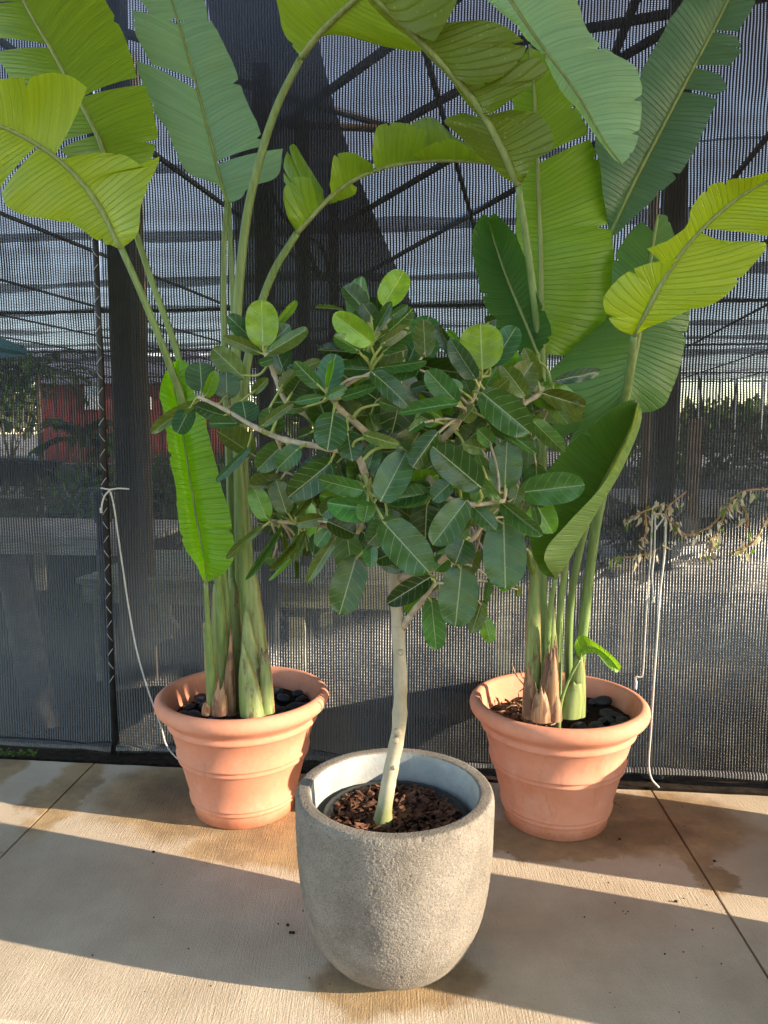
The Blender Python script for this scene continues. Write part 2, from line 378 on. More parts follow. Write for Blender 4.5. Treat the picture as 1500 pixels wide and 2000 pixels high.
class B:
    def __init__(s): s.v = []; s.f = []; s.uv = []; s.un = []
    def add(s, v, f):
        k = len(s.v); s.v += [Vector(x) for x in v]; s.f += [tuple(i + k for i in q) for q in f]; return s
    def box(s, c, e, ax=None):
        c = Vector(c); ax = ax or (Vector((1, 0, 0)), Vector((0, 1, 0)), Vector((0, 0, 1)))
        vs = [c + ax[0] * (e[0] * i) + ax[1] * (e[1] * j) + ax[2] * (e[2] * k) for i in (-.5, .5) for j in (-.5, .5) for k in (-.5, .5)]
        return s.add(vs, [(0, 1, 3, 2), (4, 6, 7, 5), (0, 4, 5, 1), (2, 3, 7, 6), (0, 2, 6, 4), (1, 5, 7, 3)])
    def tube(s, pts, rad, seg=8, cap=True, flat=1.0):
        pts = [Vector(p) for p in pts]; n = len(pts); rad = rad if isinstance(rad, (list, tuple)) else [rad] * n
        vs = []; x = None
        for i, p in enumerate(pts):
            tg = (pts[min(i + 1, n - 1)] - pts[max(i - 1, 0)])
            tg = tg.normalized() if tg.length > 1e-9 else Vector((0, 0, 1))
            if x is None: x = tg.cross(Vector((.13, 1, .21))).normalized()
            x = (x - tg * x.dot(tg)).normalized(); y = tg.cross(x)
            for k in range(seg):
                a = 2 * math.pi * k / seg; vs.append(p + x * (math.cos(a) * rad[i]) + y * (math.sin(a) * rad[i] * flat))
        fs = [(i * seg + k, i * seg + (k + 1) % seg, (i + 1) * seg + (k + 1) % seg, (i + 1) * seg + k) for i in range(n - 1) for k in range(seg)]
        if cap: fs += [tuple(range(seg - 1, -1, -1)), tuple((n - 1) * seg + k for k in range(seg))]
        return s.add(vs, fs)
    def lathe(s, prof, c=(0, 0, 0), seg=72, wob=0):
        c = Vector(c); vs = []
        for r, z in prof:
            for k in range(seg):
                a = 2 * math.pi * k / seg; rr = r * (1 + wob * math.sin(2 * a + .7))
                vs.append(c + Vector((math.cos(a) * rr, math.sin(a) * rr, z)))
        fs = [(i * seg + k, i * seg + (k + 1) % seg, (i + 1) * seg + (k + 1) % seg, (i + 1) * seg + k) for i in range(len(prof) - 1) for k in range(seg)]
        return s.add(vs, fs)
    def obj(s, name, mat, parent=None, smooth=True, sharp=False):
        me = mesh(name, s.v, s.f, mat, smooth=smooth)
        if sharp: me.set_sharp_from_angle(angle=R(38))
        return link(name, me, parent)

def crom(pts, k=10):
    pts = [Vector(p) for p in pts]
    if len(pts) < 3: return [pts[0].lerp(pts[-1], i / k) for i in range(k + 1)]
    q = [pts[0] * 2 - pts[1]] + pts + [pts[-1] * 2 - pts[-2]]; out = []
    for i in range(1, len(q) - 2):
        a, b, c, d = q[i - 1:i + 3]
        for j in range(k):
            t = j / k
            out.append(.5 * ((2 * b) + (c - a) * t + (2 * a - 5 * b + 4 * c - d) * t * t + (3 * b - a - 3 * c + d) * t ** 3))
    out.append(pts[-1]); return out
class Poly:
    def __init__(s, pts):
        s.p = pts; s.c = [0]
        for a, b in zip(pts, pts[1:]): s.c.append(s.c[-1] + (b - a).length)
        s.L = s.c[-1] or 1e-9
    def at(s, t):
        d = min(max(t, 0), 1) * s.L; lo, hi = 0, len(s.c) - 1
        while hi - lo > 1:
            m = (lo + hi) // 2
            if s.c[m] <= d: lo = m
            else: hi = m
        w = (d - s.c[lo]) / max(1e-9, s.c[hi] - s.c[lo]); return s.p[lo].lerp(s.p[hi], w)
def pxpath(l):
    # fill in missing depths linearly between those given
    l = [tuple(x) for x in l]; idx = [i for i, x in enumerate(l) if len(x) > 2]; out = []
    for i, x in enumerate(l):
        if len(x) > 2: Y = x[2]
        else:
            a = [k for k in idx if k < i]; b = [k for k in idx if k > i]
            if a and b: w = (i - a[-1]) / (b[0] - a[-1]); Y = l[a[-1]][2] * (1 - w) + l[b[0]][2] * w
            else: Y = l[(a or b)[-1 if a else 0]][2]
        out.append(P(x[0], x[1], Y))
    return out

# ================================================================== THE SETTING
gp = B(); S = 260
gp.add([(-S, -S, -.06), (S, -S, -.06), (S, S, -.06), (-S, S, -.06)], [(0, 1, 2, 3)])
tag(gp.obj('ground', M['gravel'], smooth=False), kind='structure')
# pavement: separate slabs with real joints
pav = bpy.data.objects.new('pavement', None); COL.objects.link(pav); tag(pav, kind='structure')
jdir = (G(185, 1490) - G(0, 1672)).normalized().lerp((G(1270, 1540) - G(1500, 1900)).normalized(), .5).normalized()
jr = G(1272, 1542); jl = G(185, 1490)
wdt = (jr - jl).dot(UC)
front = 1.465
def slab(u0, u1, seed):
    rnd = random.Random(seed)
    # u measured along UC from jl, bounded by back edge and a front edge running parallel to it
    nseg = 40
    b = B(); rows = []
    for i in range(nseg + 1):
        u = u0 + (u1 - u0) * i / nseg
        back = jl + UC * u; wob = (rnd.random() - .5) * .004
        fr = back - jdir * front * 1.0 - jdir * (rnd.random() * .006)
        back = back + jdir * (.0 + wob)
        rows.append((fr, back))
    vs = []
    for fr, back in rows:
        e = .006
        vs += [fr + Vector((0, 0, -.07)), fr + Vector((0, 0, -e)), fr + jdir * e, back - jdir * e, back + Vector((0, 0, -e)), back + Vector((0, 0, -.07))]
    fs = []
    for i in range(nseg):
        for k in range(5):
            a = i * 6 + k; fs.append((a, a + 1, a + 7, a + 6))
    fs += [(5, 4, 3, 2, 1, 0), tuple(nseg * 6 + k for k in range(6))]
    b.add(vs, fs)
    b.f = [tuple(reversed(f)) for f in b.f]
    return b.obj('slab', M['concrete'], pav, smooth=False)
g = .0045
for k in range(-2, 4): slab(k * wdt + g, (k + 1) * wdt - g, k + 9)
# dark joint filler and the strip of soil under the cloth
bb = B()
for k in range(-2, 5): bb.box(jl + UC * (k * wdt) - jdir * (front / 2) + Vector((0, 0, -.04)), (.02, front - .02, .05), (UC, jdir, Vector((0, 0, 1))))
tag(bb.obj('joint_filler', M['soil'], pav, smooth=False), kind='stuff')
sb = B(); sb.box(W(0, .12, -.035), (14, .34, .04), (UC, NC, Vector((0, 0, 1))))
tag(sb.obj('soil_strip', M['soil'], smooth=False), kind='structure')
fb = B(); c0 = jl - jdir * (front + 1.6) + UC * 2; fb.box((c0.x, c0.y, -.045), (16, 3.15, .03), (UC, jdir, Vector((0, 0, 1))))
tag(fb.obj('dirt_path', M['dirt'], smooth=False), kind='structure')

fl = B(); fl.box(W(0, 14.6, -.045), (60, 28.6, .03), (UC, NC, Vector((0, 0, 1))))
tag(fl.obj('shade_house_floor', M['floor'], smooth=False), kind='structure')
# unseen roof over the walk, shaped to cut skylight and all but low sun
ROOF_Z, ROOF_END = 3.9, 10.85
rb = thing('unseen_walk_roof', (4, .5, ROOF_Z), 'unseen sheet metal roof shaped to shade the concrete walk, above the frame', 'roof')
b = B(); b.box((4.0, .25, ROOF_Z + .03), (2 * (ROOF_END - 4.0), 5.2, .06)); b.obj('roof_sheet', M['metal'], rb, False)
b = B(); b.box((4.0, -2.33, ROOF_Z - .0), (2 * (ROOF_END - 4.0), .05, .2)); b.obj('fascia', M['metal'], rb, False)
for x in (-4.4, 6.2):
    yy = -2.2
    b = B(); b.tube([(x, yy, -.05), (x, yy, ROOF_Z)], .035, 12); b.obj('post', M['greypost'], rb)

# ================================================================== SHADE CLOTH WALL
PITCHR = .012
def cloth_panel(u0, u1, label, seed, z0=.045, z1=3.75, v0=0.0):
    n = int((u1 - u0) / PITCHR); K = 6; rows = 18; vs = []; uvs = []; fs = []
    rnd = random.Random(seed); ph = [rnd.random() * 6 for _ in range(6)]
    prof = [-.0016, .0006, .0018, .0018, .0006, -.0016][:K]
    cols = n * K + 1
    for j in range(rows + 1):
        z = z0 + (z1 - z0) * j / rows
        for i in range(cols):
            u = u0 + PITCHR * i / K
            fold = .010 * math.sin(u * 3.1 + ph[0] + .5 * z) + .006 * math.sin(u * 7.3 + ph[1] - z * 1.1) + .004 * math.sin(z * 5 + u * 2 + ph[2])
            rib = .0014 * math.cos(2 * math.pi * (i / K - .5))
            vs.append(W(u, v0 - rib + fold * min(1, (z - z0) * 4 + .3), z)); uvs.append((i / K, z))
    for j in range(rows):
        for i in range(cols - 1):
            a = j * cols + i; fs.append((a, a + 1, a + cols + 1, a + cols))
    t = thing('shade_cloth_wall', W((u0 + u1) / 2, 0, 0), label, 'shade cloth')
    link('knitted_panel', mesh('knitted_panel', vs, fs, M['cloth'], uvs, uvs), t)
    # rolled, ribbed hem lying along the soil
    hb = B(); pts = []; rad = []; m = int((u1 - u0) / .006)
    for i in range(m + 1):
        u = u0 + (u1 - u0) * i / m
        lump = 1 + .18 * math.sin(u * 5 + ph[3]) + .10 * math.sin(u * 13 + ph[4])
        pinch = min(1, .55 + abs(((u + .2) % .62) - .31) * 4)
        pts.append(W(u, -.014 + .006 * math.sin(u * 4 + ph[5]), .036 + .006 * math.sin(u * 3 + ph[2])))
        rad.append(.024 * lump * pinch * (1.0 if i % 2 else .84))
    hb.tube(pts, rad, 8); hb.obj('rolled_hem', M['cloth_hem'], t, smooth=False)
    return t
US = uv_of(Q(206, 900, 0))[0]
cl = cloth_panel(-3.4, US - .012, 'black knitted shade cloth panel on the far side of the laced pole', 3)
cr = cloth_panel(US + .012, 3.6, 'long black knitted shade cloth wall hanging behind the potted plants', 5)
sm = B(); sm.tube([Q(803, 20, -.006), Q(797, 300, -.006), Q(790, 640, -.006)], .0022, 6); sm.obj('seam', M['seam'], cr)

# black pole with wire lacing that joins the two panels
t = thing('laced_pole', W(US, -.02, 0), 'thin black pole laced with zigzag wire between two cloth panels', 'pole')
pa, pb = W(US, -.012, .0), W(US, -.012, 3.7)
b = B(); b.tube([pa, pb], .0135, 10); b.obj('pole', M['blackpole'], t)
z = .35; side = 1
while z < 2.6:
    q = [W(US - side * .012, -.024, z), W(US, -.0275, z + .016), W(US + side * .012, -.024, z + .033)]
    b = B(); b.tube(crom(q, 3), .0016, 5); b.obj('lacing_wire', M['wire'], t); z += .066 + random.uniform(-.004, .004); side = -side

def post(name, px0, px1, v, w, mat, label, cat='post', z0=-.05, z1=3.6, square=True):
    u = uv_of(Q(px0, px1, v))[0]; t = B(); ax = (UC, NC, Vector((0, 0, 1)))
    if square:
        e = w * .12; pr = [(-w/2+e, -w/2), (w/2-e, -w/2), (w/2, -w/2+e), (w/2, w/2-e), (w/2-e, w/2), (-w/2+e, w/2), (-w/2, w/2-e), (-w/2, -w/2+e)]
        vs = [W(u + a, v + c, zz) for zz in (z0, z1) for a, c in pr]
        t.add(vs, [(i, (i + 1) % 8, 8 + (i + 1) % 8, 8 + i) for i in range(8)] + [tuple(range(7, -1, -1)), tuple(range(8, 16))])
    else: t.tube([W(u, v, z0), W(u, v, (z0 + z1) / 2), W(u, v, z1)], w / 2, 12)
    return tag(t.obj(name, mat, smooth=not square), label, cat)
post('steel_post', 248, 800, .10, .10, M['greypost'], 'wide grey square post behind the cloth beside the laced pole')
post('steel_post', 1300, 800, .075, .088, M['greypost'], 'dark square post behind the cloth where the two white cords hang')
post('timber_post', 279, 700, 1.1, .058, M['brownpost'], 'slim pale brown pole standing behind the wide grey post', square=False)
post('steel_post', 517, 520, .9, .085, M['greypost'], 'dark post inside the shade house behind the arching stems', z1=3.4)
post('steel_post', 592, 520, 1.6, .07, M['greypost'], 'thin dark post inside the shade house beside the hanging hose', z1=3.4)
post('steel_post', 652, 560, 2.4, .07, M['greypost'], 'thin dark post inside the shade house behind the fig tree top', z1=3.4)
post('steel_post', 1270, 620, 2.0, .06, M['brownpost'], 'pale thin post behind the big blue green leaf', z1=3.4, square=False)

# old standpipe with an elbow
t = thing('standpipe', Q(213, 1475, .13), 'old grey pipe with elbow and couplings behind the cloth', 'pipe')
pu = uv_of(Q(208, 1200, .17))[0]
def zc(py, v): return Q(208, py, v).z
zt = zc(1000, .17)
b = B(); b.tube([W(pu, .17, -.05), W(pu, .17, zt)], .030, 14); b.obj('riser', M['pipe'], t)
b = B(); b.tube(crom([W(pu, .17, zt - .03), W(pu - .003, .17, zt + .03), W(pu - .02, .19, zt + .06), W(pu - .045, .23, zt + .065), W(pu - .08, .29, zt + .06)], 5), .037, 14); b.obj('elbow', M['pipe'], t)
for py, h in ((1010, .05), (1078, .018), (1155, .02), (1262, .075)):
    zz = zc(py, .17); b = B(); b.tube([W(pu, .17, zz - h / 2), W(pu, .17, zz + h / 2)], .037, 14); b.obj('coupling', M['pipe'], t)

# cords in front of the cloth
def cord(pts, r=.0042, v=-.03): return crom([Q(a, c, v) if c < 1500 else Q(a, c, v) for a, c in pts], 6)
t = thing('tie_cord', Q(214, 955, -.03), 'white cord tied round the laced pole and trailing down to the clay pot', 'cord')
b = B(); b.tube(cord([(197, 953), (214, 956), (232, 954), (252, 955)], v=-0.051), .0038, 6); b.obj('loop', M['cord'], t)
b = B(); b.tube(cord([(216, 956), (205, 968), (200, 982), (198, 996)], v=-0.054), .0040, 6); b.obj('short_end', M['cord'], t)
b = B(); b.tube(cord([(197, 992), (198, 1002)], v=-0.054), .0068, 6); b.obj('knot', M['cord'], t)
b = B(); b.tube(cord([(214, 955), (222, 985), (230, 1040), (240, 1110), (252, 1190), (268, 1275), (290, 1350), (310, 1405), (318, 1432), (325, 1455), (345, 1480), (365, 1488)], v=-0.051), .0040, 6); b.obj('long_end', M['cord'], t)
t = thing('tie_cord', Q(1288, 1005, -.03), 'pair of white cords tied to the square post, hanging over the cloth', 'cord')
b = B(); b.tube(cord([(1272, 1006), (1284, 1004), (1300, 1005)], v=-0.048), .0036, 6); b.obj('loop', M['cord'], t)
b = B(); b.tube(cord([(1300, 1006), (1292, 1018), (1283, 1030)], v=-0.052), .0036, 6); b.obj('short_end', M['cord'], t)
b = B(); b.tube(cord([(1281, 1026), (1281, 1034)], v=-0.054), .006, 6); b.obj('knot', M['cord'], t)
b = B(); b.tube(cord([(1274, 1006), (1271, 1080), (1264, 1170), (1260, 1240), (1256, 1312), (1251, 1322), (1242, 1322), (1242, 1334)], v=-0.050), .0038, 6); b.obj('hanging_end', M['cord'], t)
b = B(); b.tube(cord([(1242, 1330), (1241, 1346)], v=-0.050), [.0045] * 6 + [.009], 6) if False else b.tube(cord([(1242, 1330), (1241, 1346)], v=-0.050), .0066, 6); b.obj('frayed_tip', M['cord'], t)
b = B(); b.tube(cord([(1280, 1006), (1278, 1080), (1274, 1120), (1276, 1170)], v=-0.052), .0036, 6); b.obj('hanging_end', M['cord'], t)
b = B(); b.tube(cord([(1276, 1166), (1277, 1177)], v=-0.052), .0064, 6); b.obj('frayed_tip', M['cord'], t)
b = B(); b.tube(cord([(1301, 1006), (1298, 1080), (1289, 1160), (1283, 1250), (1276, 1350), (1271, 1430), (1267, 1490), (1272, 1520), (1287, 1538)], v=-0.056), .0042, 6); b.obj('long_end', M['cord'], t)

# ================================================================== INSIDE THE SHADE HOUSE
RZ = 3.42
def Rf(px, py, z=RZ):
    d = ray(px, py); return CAM + d * ((z - CAMH) / d.z)
tr = thing('shade_house_roof', W(0, 15, RZ), 'sagging grey shade cloth roof on dark beams inside the shade house', 'roof')
vs = []; fs = []; nx, ny = 60, 80
for j in range(ny + 1):
    for i in range(nx + 1):
        u = -18 + 38 * i / nx; v = .05 + 29 * j / ny
        sag = .05 * math.sin(v * 2 * math.pi / 2.4) + .03 * math.sin(u * 2.1 + v)
        vs.append(W(u, v, RZ + .09 + sag))
for j in range(ny):
    for i in range(nx): a = j * (nx + 1) + i; fs.append((a, a + 1, a + nx + 2, a + nx + 1))
link('roof_cloth', mesh('roof_cloth', vs, fs, M['roofcloth']), tr)
def beam(p, q, w, h):
    d = (q - p); L = d.length; d.normalize(); x = d.cross(Vector((0, 0, 1))).normalized()
    b = B(); b.box((p + q) / 2, (L, w, h), (d, x, Vector((0, 0, 1)))); b.obj('beam', M['beam'], tr, False)
for px_, py_, wd in ((850, 445, .42), (850, 543, .55), (850, 598, .55), (850, 640, .5), (850, 668, .9), (850, 696, 1.6), (300, 330, .12)):   # overlaps where the cloth is doubled
    v = uv_of(Rf(px_, py_))[1]; b = B(); n = 46
    for k in range(n + 1):
        u = -18 + 38 * k / n
        for sg in (-1, 1): b.v.append(W(u, v + sg * wd * .5 * (1 + .35 * math.sin(u * 1.7 + v)) + .12 * math.sin(u * .9 + v), RZ + .02 + .03 * math.sin(u * 2.3 + v + sg)))
    b.f = [(2 * k, 2 * k + 2, 2 * k + 3, 2 * k + 1) for k in range(n)]
    b.obj('cloth_overlap', M['overlap_shadow'], tr)
for v in (8.9, 15, 24, 28.8): beam(W(-18, v, RZ), W(20, v, RZ), .06 + .002 * v, .04)
for (a, c) in (((600, 225), (900, 12)), ((760, 395), (1010, 250)), ((810, 490), (1010, 380)), ((845, 222), (960, 160)), ((1210, 100), (1250, 0)), ((1130, 80), (1500, 15)),
               ((1330, 560), (1500, 480)), ((560, 205), (760, 262)), ((0, 20), (260, 90))):
    p, q = Rf(*a), Rf(*c); d = (q - p); beam(p - d * .7 + Vector((0, 0, .05)), q + d * .7 + Vector((0, 0, .05)), .035, .035)  # thin slanting beams standing in for shadow lines on the roof cloth
b = B(); b.tube([Q(430, 238, .6), Q(760, 252, .6)], .017, 10); b.obj('rail', M['brownpost'], tr)
for k in range(16):
    u = -15 + 2.1 * k; beam(W(u, .1, RZ + .03), W(u + 2.4, 28.8, RZ + .03), .028, .03)
# dark panel hung in place of a wedge of cast shadow
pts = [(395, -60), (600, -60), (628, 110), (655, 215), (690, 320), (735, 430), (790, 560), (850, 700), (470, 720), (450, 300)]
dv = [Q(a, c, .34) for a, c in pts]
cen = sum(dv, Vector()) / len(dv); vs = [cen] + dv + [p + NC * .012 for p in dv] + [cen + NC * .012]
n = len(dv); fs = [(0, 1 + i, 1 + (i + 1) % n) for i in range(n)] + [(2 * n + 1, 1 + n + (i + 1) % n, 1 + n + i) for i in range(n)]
tag(link('shadow_panel', mesh('shadow_panel', vs, fs, M['overlap_shadow'], smooth=False)), 'dark panel standing in for a shadow wedge behind the arching leaf stem', 'cloth')
b = B(); b.tube(crom([Q(x, y, .5) for x, y in ((530, 375), (552, 420), (590, 455), (625, 480), (640, 520), (632, 545), (610, 510), (596, 475))], 6), .011, 7)
tag(b.obj('hose', M['blackpole']), 'black looped hose hanging behind the cloth near the arching stems', 'hose')

# benches
PLANTED = []
def bench(u0, u1, v0, v1, z, label, mat='wood', n=6, legs=True):
    t = thing('bench', W((u0 + u1) / 2, (v0 + v1) / 2, 0), label, 'bench'); up = Vector((0, 0, 1))
    w = (v1 - v0) / n
    for i in range(n):
        b = B(); b.box(W((u0 + u1) / 2, v0 + w * (i + .5), z - .02 + random.uniform(-.003, .003)), (u1 - u0 + random.uniform(-.05, .03), w * .86, .035), (UC, NC, up)); b.obj('plank', M[mat], t, False)
    for v in (v0 + .03, v1 - .03):
        b = B(); b.box(W((u0 + u1) / 2, v, z - .095), (u1 - u0 - .06, .04, .11), (UC, NC, up)); b.obj('rail', M[mat], t, False)
        for u in (u0 + .12, (u0 + u1) / 2, u1 - .12):
            b = B(); b.box(W(u, v + (.045 if v < v1 - .1 else -.045), (z - .04) / 2 - .03), (.09, .045, z), (UC, NC, up)); b.obj('leg', M[mat], t, False)
    return t
bench(-2.3, .35, 1.0, 2.1, .62, 'near weathered plank bench behind the cloth beside the standpipe', 'wood_green', 7)
bench(-2.2, .2, 3.4, 4.6, .70, 'second plank bench further in, beyond the near bench', 'wood', 7)
bench(-9.5, -1.5, 8.2, 9.6, .55, 'long low bench carrying the black nursery pots', 'wood', 6)
bench(.9, 5.5, 1.5, 2.7, .66, 'bench of weathered planks behind the dried vines', 'wood', 6)
bench(2.0, 11, 6.0, 8.4, .62, 'long bench under the row of dark red shrubs', 'wood', 6)
bench(-5.6, -2.45, 2.4, 3.6, .66, 'grey plank bench beside the leaning log, set back from the cloth', 'wood', 6)
bench(-1.9, -.2, 5.6, 6.6, .74, 'short plank bench in front of the waist high shrubs', 'wood', 6)
for px_, v, r_ in ((318, 4.0, .13), (372, 3.8, .11), (520, 4.1, .13), (470, 3.9, .10), (600, 4.2, .12)):
    u = uv_of(Q(px_, 980, v))[0]
    bq = B(); h_ = r_ * 1.5; base = W(u, v, .70)
    bq.lathe([(.001, 0), (r_ * .8, 0), (r_ * .97, h_ * .9), (r_ * 1.05, h_ * .9), (r_ * 1.05, h_), (r_ * .95, h_), (.001, h_ * .9)], base, 24)
    tag(bq.obj('nursery_pot', M['nursery']), 'small black nursery pot on the second plank bench', 'pot', 'small pots on the second bench')
    PLANTED.append(base + Vector((0, 0, h_ * .9)))
b = B(); p0, p1 = Q(20, 1090, .5), Q(85, 1440, .32); b.tube([p0, p0.lerp(p1, .5) + NC * .01, Vector((p1.x, p1.y, -.04))], [.075, .08, .085], 12)
tag(b.obj('leaning_log', M['pipe']), 'thick old log leaning behind the cloth at the standpipe', 'log')
b = B(); b.box(Q(300, 1245, .55), (.30, .05, .09), ((UC + Vector((0, 0, .75))).normalized(), NC, (Vector((0, 0, 1)) - UC * .75).normalized()))
tag(b.obj('brace_board', M['wood'], smooth=False), 'short slanting board nailed under the near bench', 'board')
for k, (x, y) in enumerate(((150, 1140), (330, 1010))):
    pass

# leaf-cluster plants
def leafquad(b, p, d, nrm, L, w):
    d = d.normalized(); s = d.cross(nrm).normalized(); n = s.cross(d)
    b.add([p, p + d * L * .5 + s * w + n * L * .06, p + d * L - n * L * .12, p + d * L * .5 - s * w + n * L * .06], [(0, 1, 2, 3)])
def rv(): 
    while True:
        v = Vector((random.uniform(-1, 1), random.uniform(-1, 1), random.uniform(-1, 1)))
        if .05 < v.length < 1: return v
def shrub(base, h, r, n, L, w, mat, label, group, cat='shrub'):
    t = thing('shrub', base, label, cat, group)
    b = B()
    for k in range(6):
        e = base + Vector((random.uniform(-r, r) * .6, random.uniform(-r, r) * .6, h * random.uniform(.5, .9)))
        b.tube(crom([base, base.lerp(e, .5) + rv() * .05, e], 3), [.014 * h + .004] * 3 + [.006] * 4, 5) if False else b.tube([base, base.lerp(e, .5) + rv() * r * .2, e], [.014, .01, .005], 5)
    b.obj('stem', M['twig'], t)
    b = B()
    lobes = [(base + Vector((random.uniform(-r, r) * .6, random.uniform(-r, r) * .6, h * random.uniform(.45, .85))), r * random.uniform(.35, .6)) for _ in range(7)]
    for _ in range(n):
        c, rr = random.choice(lobes); d = rv(); p = c + d.normalized() * rr * random.uniform(.3, 1.0)
        leafquad(b, p, d.normalized() + rv() * .7 + Vector((0, 0, -.1)), rv().normalized(), L * random.uniform(.6, 1.3), w)
    b.obj('foliage', mat, t, False)
    return t
def palm(base, h, n, L, label, group=None, mat=None, blade_w=.05):
    t = thing('potted_palm', base, label, 'palm', group)
    b = B(); b.tube([base, base + Vector((.02, 0, h))], [.05, .03], 8); b.obj('trunk', M['brownpost'], t)
    for k in range(n):
        a = k * 2.4 + random.random(); el = random.uniform(.1, 1.2)
        d = Vector((math.cos(a) * math.cos(el), math.sin(a) * math.cos(el), math.sin(el)))
        o = base + Vector((.02, 0, h)); LL = L * random.uniform(.75, 1.1)
        sp = [o + d * LL * s + Vector((0, 0, -LL * .5 * s * s)) for s in [i / 9 for i in range(10)]]
        b = B(); b.tube(sp, [.009] * 9 + [.003], 5)
        for i in range(2, 10):
            tg = (sp[i] - sp[i - 1]).normalized(); sd = tg.cross(Vector((0, 0, 1))).normalized()
            for sgn in (-1, 1):
                for f in (0, .5):
                    leafquad(b, sp[i].lerp(sp[i - 1], f), tg * .8 + sd * sgn + Vector((0, 0, -.35)), Vector((0, 0, 1)), LL * .34, blade_w * .35)
        b.obj('frond', mat or M['fol'], t, False)
    return t
def npot(base, r, h, label, group=None):
    b = B(); b.lathe([(.001, 0), (r * .8, 0), (r * .97, h * .9), (r * 1.04, h * .9), (r * 1.04, h), (r * .95, h), (r * .9, h * .86), (.001, h * .86)], base, 28)
    return tag(b.obj('nursery_pot', M['nursery']), label, 'pot', group)
for q in PLANTED: shrub(q, .42, .2, 110, .13, .025, M['fol'], 'leafy seedling growing in a small pot on the second bench', 'seedlings on the second bench')
gpots = 'black nursery pots on the long low bench'
for px_, v, r, h, pl in ((80, 8.9, .34, .42, 1), (158, 8.7, .27, .36, 2), (200, 9.0, .22, .32, 0), (20, 9.0, .36, .45, 3)):
    u = uv_of(Q(px_, 900, v))[0]; base = W(u, v, .55)
    npot(base, r, h, 'round black nursery pot standing on the long low bench', gpots)
    top = base + Vector((0, 0, h * .84))
    if pl == 1: palm(top, 1.5, 16, 1.15, 'feathery palm with drooping fronds in front of the red barn')
    if pl == 2: palm(top, .5, 11, .85, 'short broad palm in a black pot before the red barn wall', blade_w=.14)
    if pl == 3: shrub(top, 2.1, .75, 700, .16, .02, M['fol'], 'tall grey green bushy tree in a black pot by the feathery palm', None, 'tree')
    if pl == 0: shrub(top, .5, .25, 120, .16, .03, M['fol'], 'small leafy plant in a black pot beside the short palm', None)
for i, px_ in enumerate((150, 300, 345, 560)):
    u = uv_of(Q(px_, 980, 4.0))[0]; base = W(u, 4.0, .70)
    shrub(base, .32, .3, 130, .2, .018, M['fol'], 'low grassy plant sitting on the second plank bench', 'low plants on the second bench')
for i in range(9):
    u = 2.3 + i * .95 + random.uniform(-.2, .2); base = W(u, 7.1 + random.uniform(-.6, .6), .62)
    shrub(base, random.uniform(.7, 1.15), .55, 260, .17, .035, M['fol_red'] if i % 3 else M['fol'], 'dark leafy shrub in the row on the long bench', 'shrubs on the long bench')
for i in range(5):
    u = 1.2 + i * .8; base = W(u, 2.1 + random.uniform(-.3, .3), .66)
    shrub(base, random.uniform(.28, .5), .3, 120, .11, .022, M['fol'] if i % 2 else M['fol_red'], 'small dark plant on the bench behind the dried vines', 'small plants behind the dried vines')
for i in range(6):
    px_ = 60 + i * 95; v = 5.6 + (i % 2) * .8; u = uv_of(Q(px_, 960, v))[0]
    shrub(W(u, v, -.05), random.uniform(.75, 1.05), .42, 240, .17, .03, M['fol'] if i % 3 else M['fol_red'], 'waist high shrub standing behind the second plank bench', 'shrubs behind the second bench')
for i in range(7):
    px_ = 440 + i * 45; v = 6.5 + (i % 3) * 1.1; u = uv_of(Q(px_, 900, v))[0]
    shrub(W(u, v, -.05), random.uniform(.9, 1.4), .5, 220, .2, .03, M['fol'], 'leafy nursery shrub standing beyond the benches', 'nursery shrubs beyond the benches')

# red barn and lit tubes at the far left
tb = thing('red_barn', W(-11, 31.5, 0), 'red boarded barn with dark roof and white openings beyond the palms', 'barn')
u0 = uv_of(Q(84, 800, 31))[0]; u1 = uv_of(Q(470, 800, 31))[0]
nbd = 26
for i in range(nbd):
    ua = u0 + (u1 - u0) * (i + .5) / nbd; b = B(); b.box(W(ua, 31 + .03 * (i % 2), 2.0), ((u1 - u0) / nbd * .97, .08, 4.2), (UC, NC, Vector((0, 0, 1)))); b.obj('board', M['red'], tb, False)
b = B(); b.box(W((u0 + u1) / 2, 33.4, 4.75), (u1 - u0 + 16, 6.2, .45), (UC, (NC + Vector((0, 0, .28))).normalized(), (Vector((0, 0, 1)) - NC * .28).normalized())); b.obj('roof', M['darkroof'], tb, False)
for (a, c, d, e) in ((163, 735, 200, 800), (375, 760, 400, 840), (280, 775, 296, 800)):
    p, q = Q(a, c, 30.9), Q(d, e, 30.9); b = B(); b.box((p + q) / 2, (abs(uv_of(q)[0] - uv_of(p)[0]), .05, abs(p.z - q.z)), (UC, NC, Vector((0, 0, 1)))); b.obj('white_opening', M['white'], tb, False)
b = B(); b.box(W((u0 + u1) / 2, 30.75, 3.85), (u1 - u0 + 1, .1, .22), (UC, NC, Vector((0, 0, 1)))); b.obj('eave_board', M['red'], tb, False)
for a, c in ((282, 350), (390, 412), (500, 522), (556, 572)):
    p, q = Q(a, 693, 27.5), Q(c, 693, 27.5); b = B(); b.tube([p, q], .06, 8)
    tag(b.obj('tube_light', M['lamp']), 'lit white tube light under the shade roof near the barn', 'lamp', 'tube lights under the shade roof')
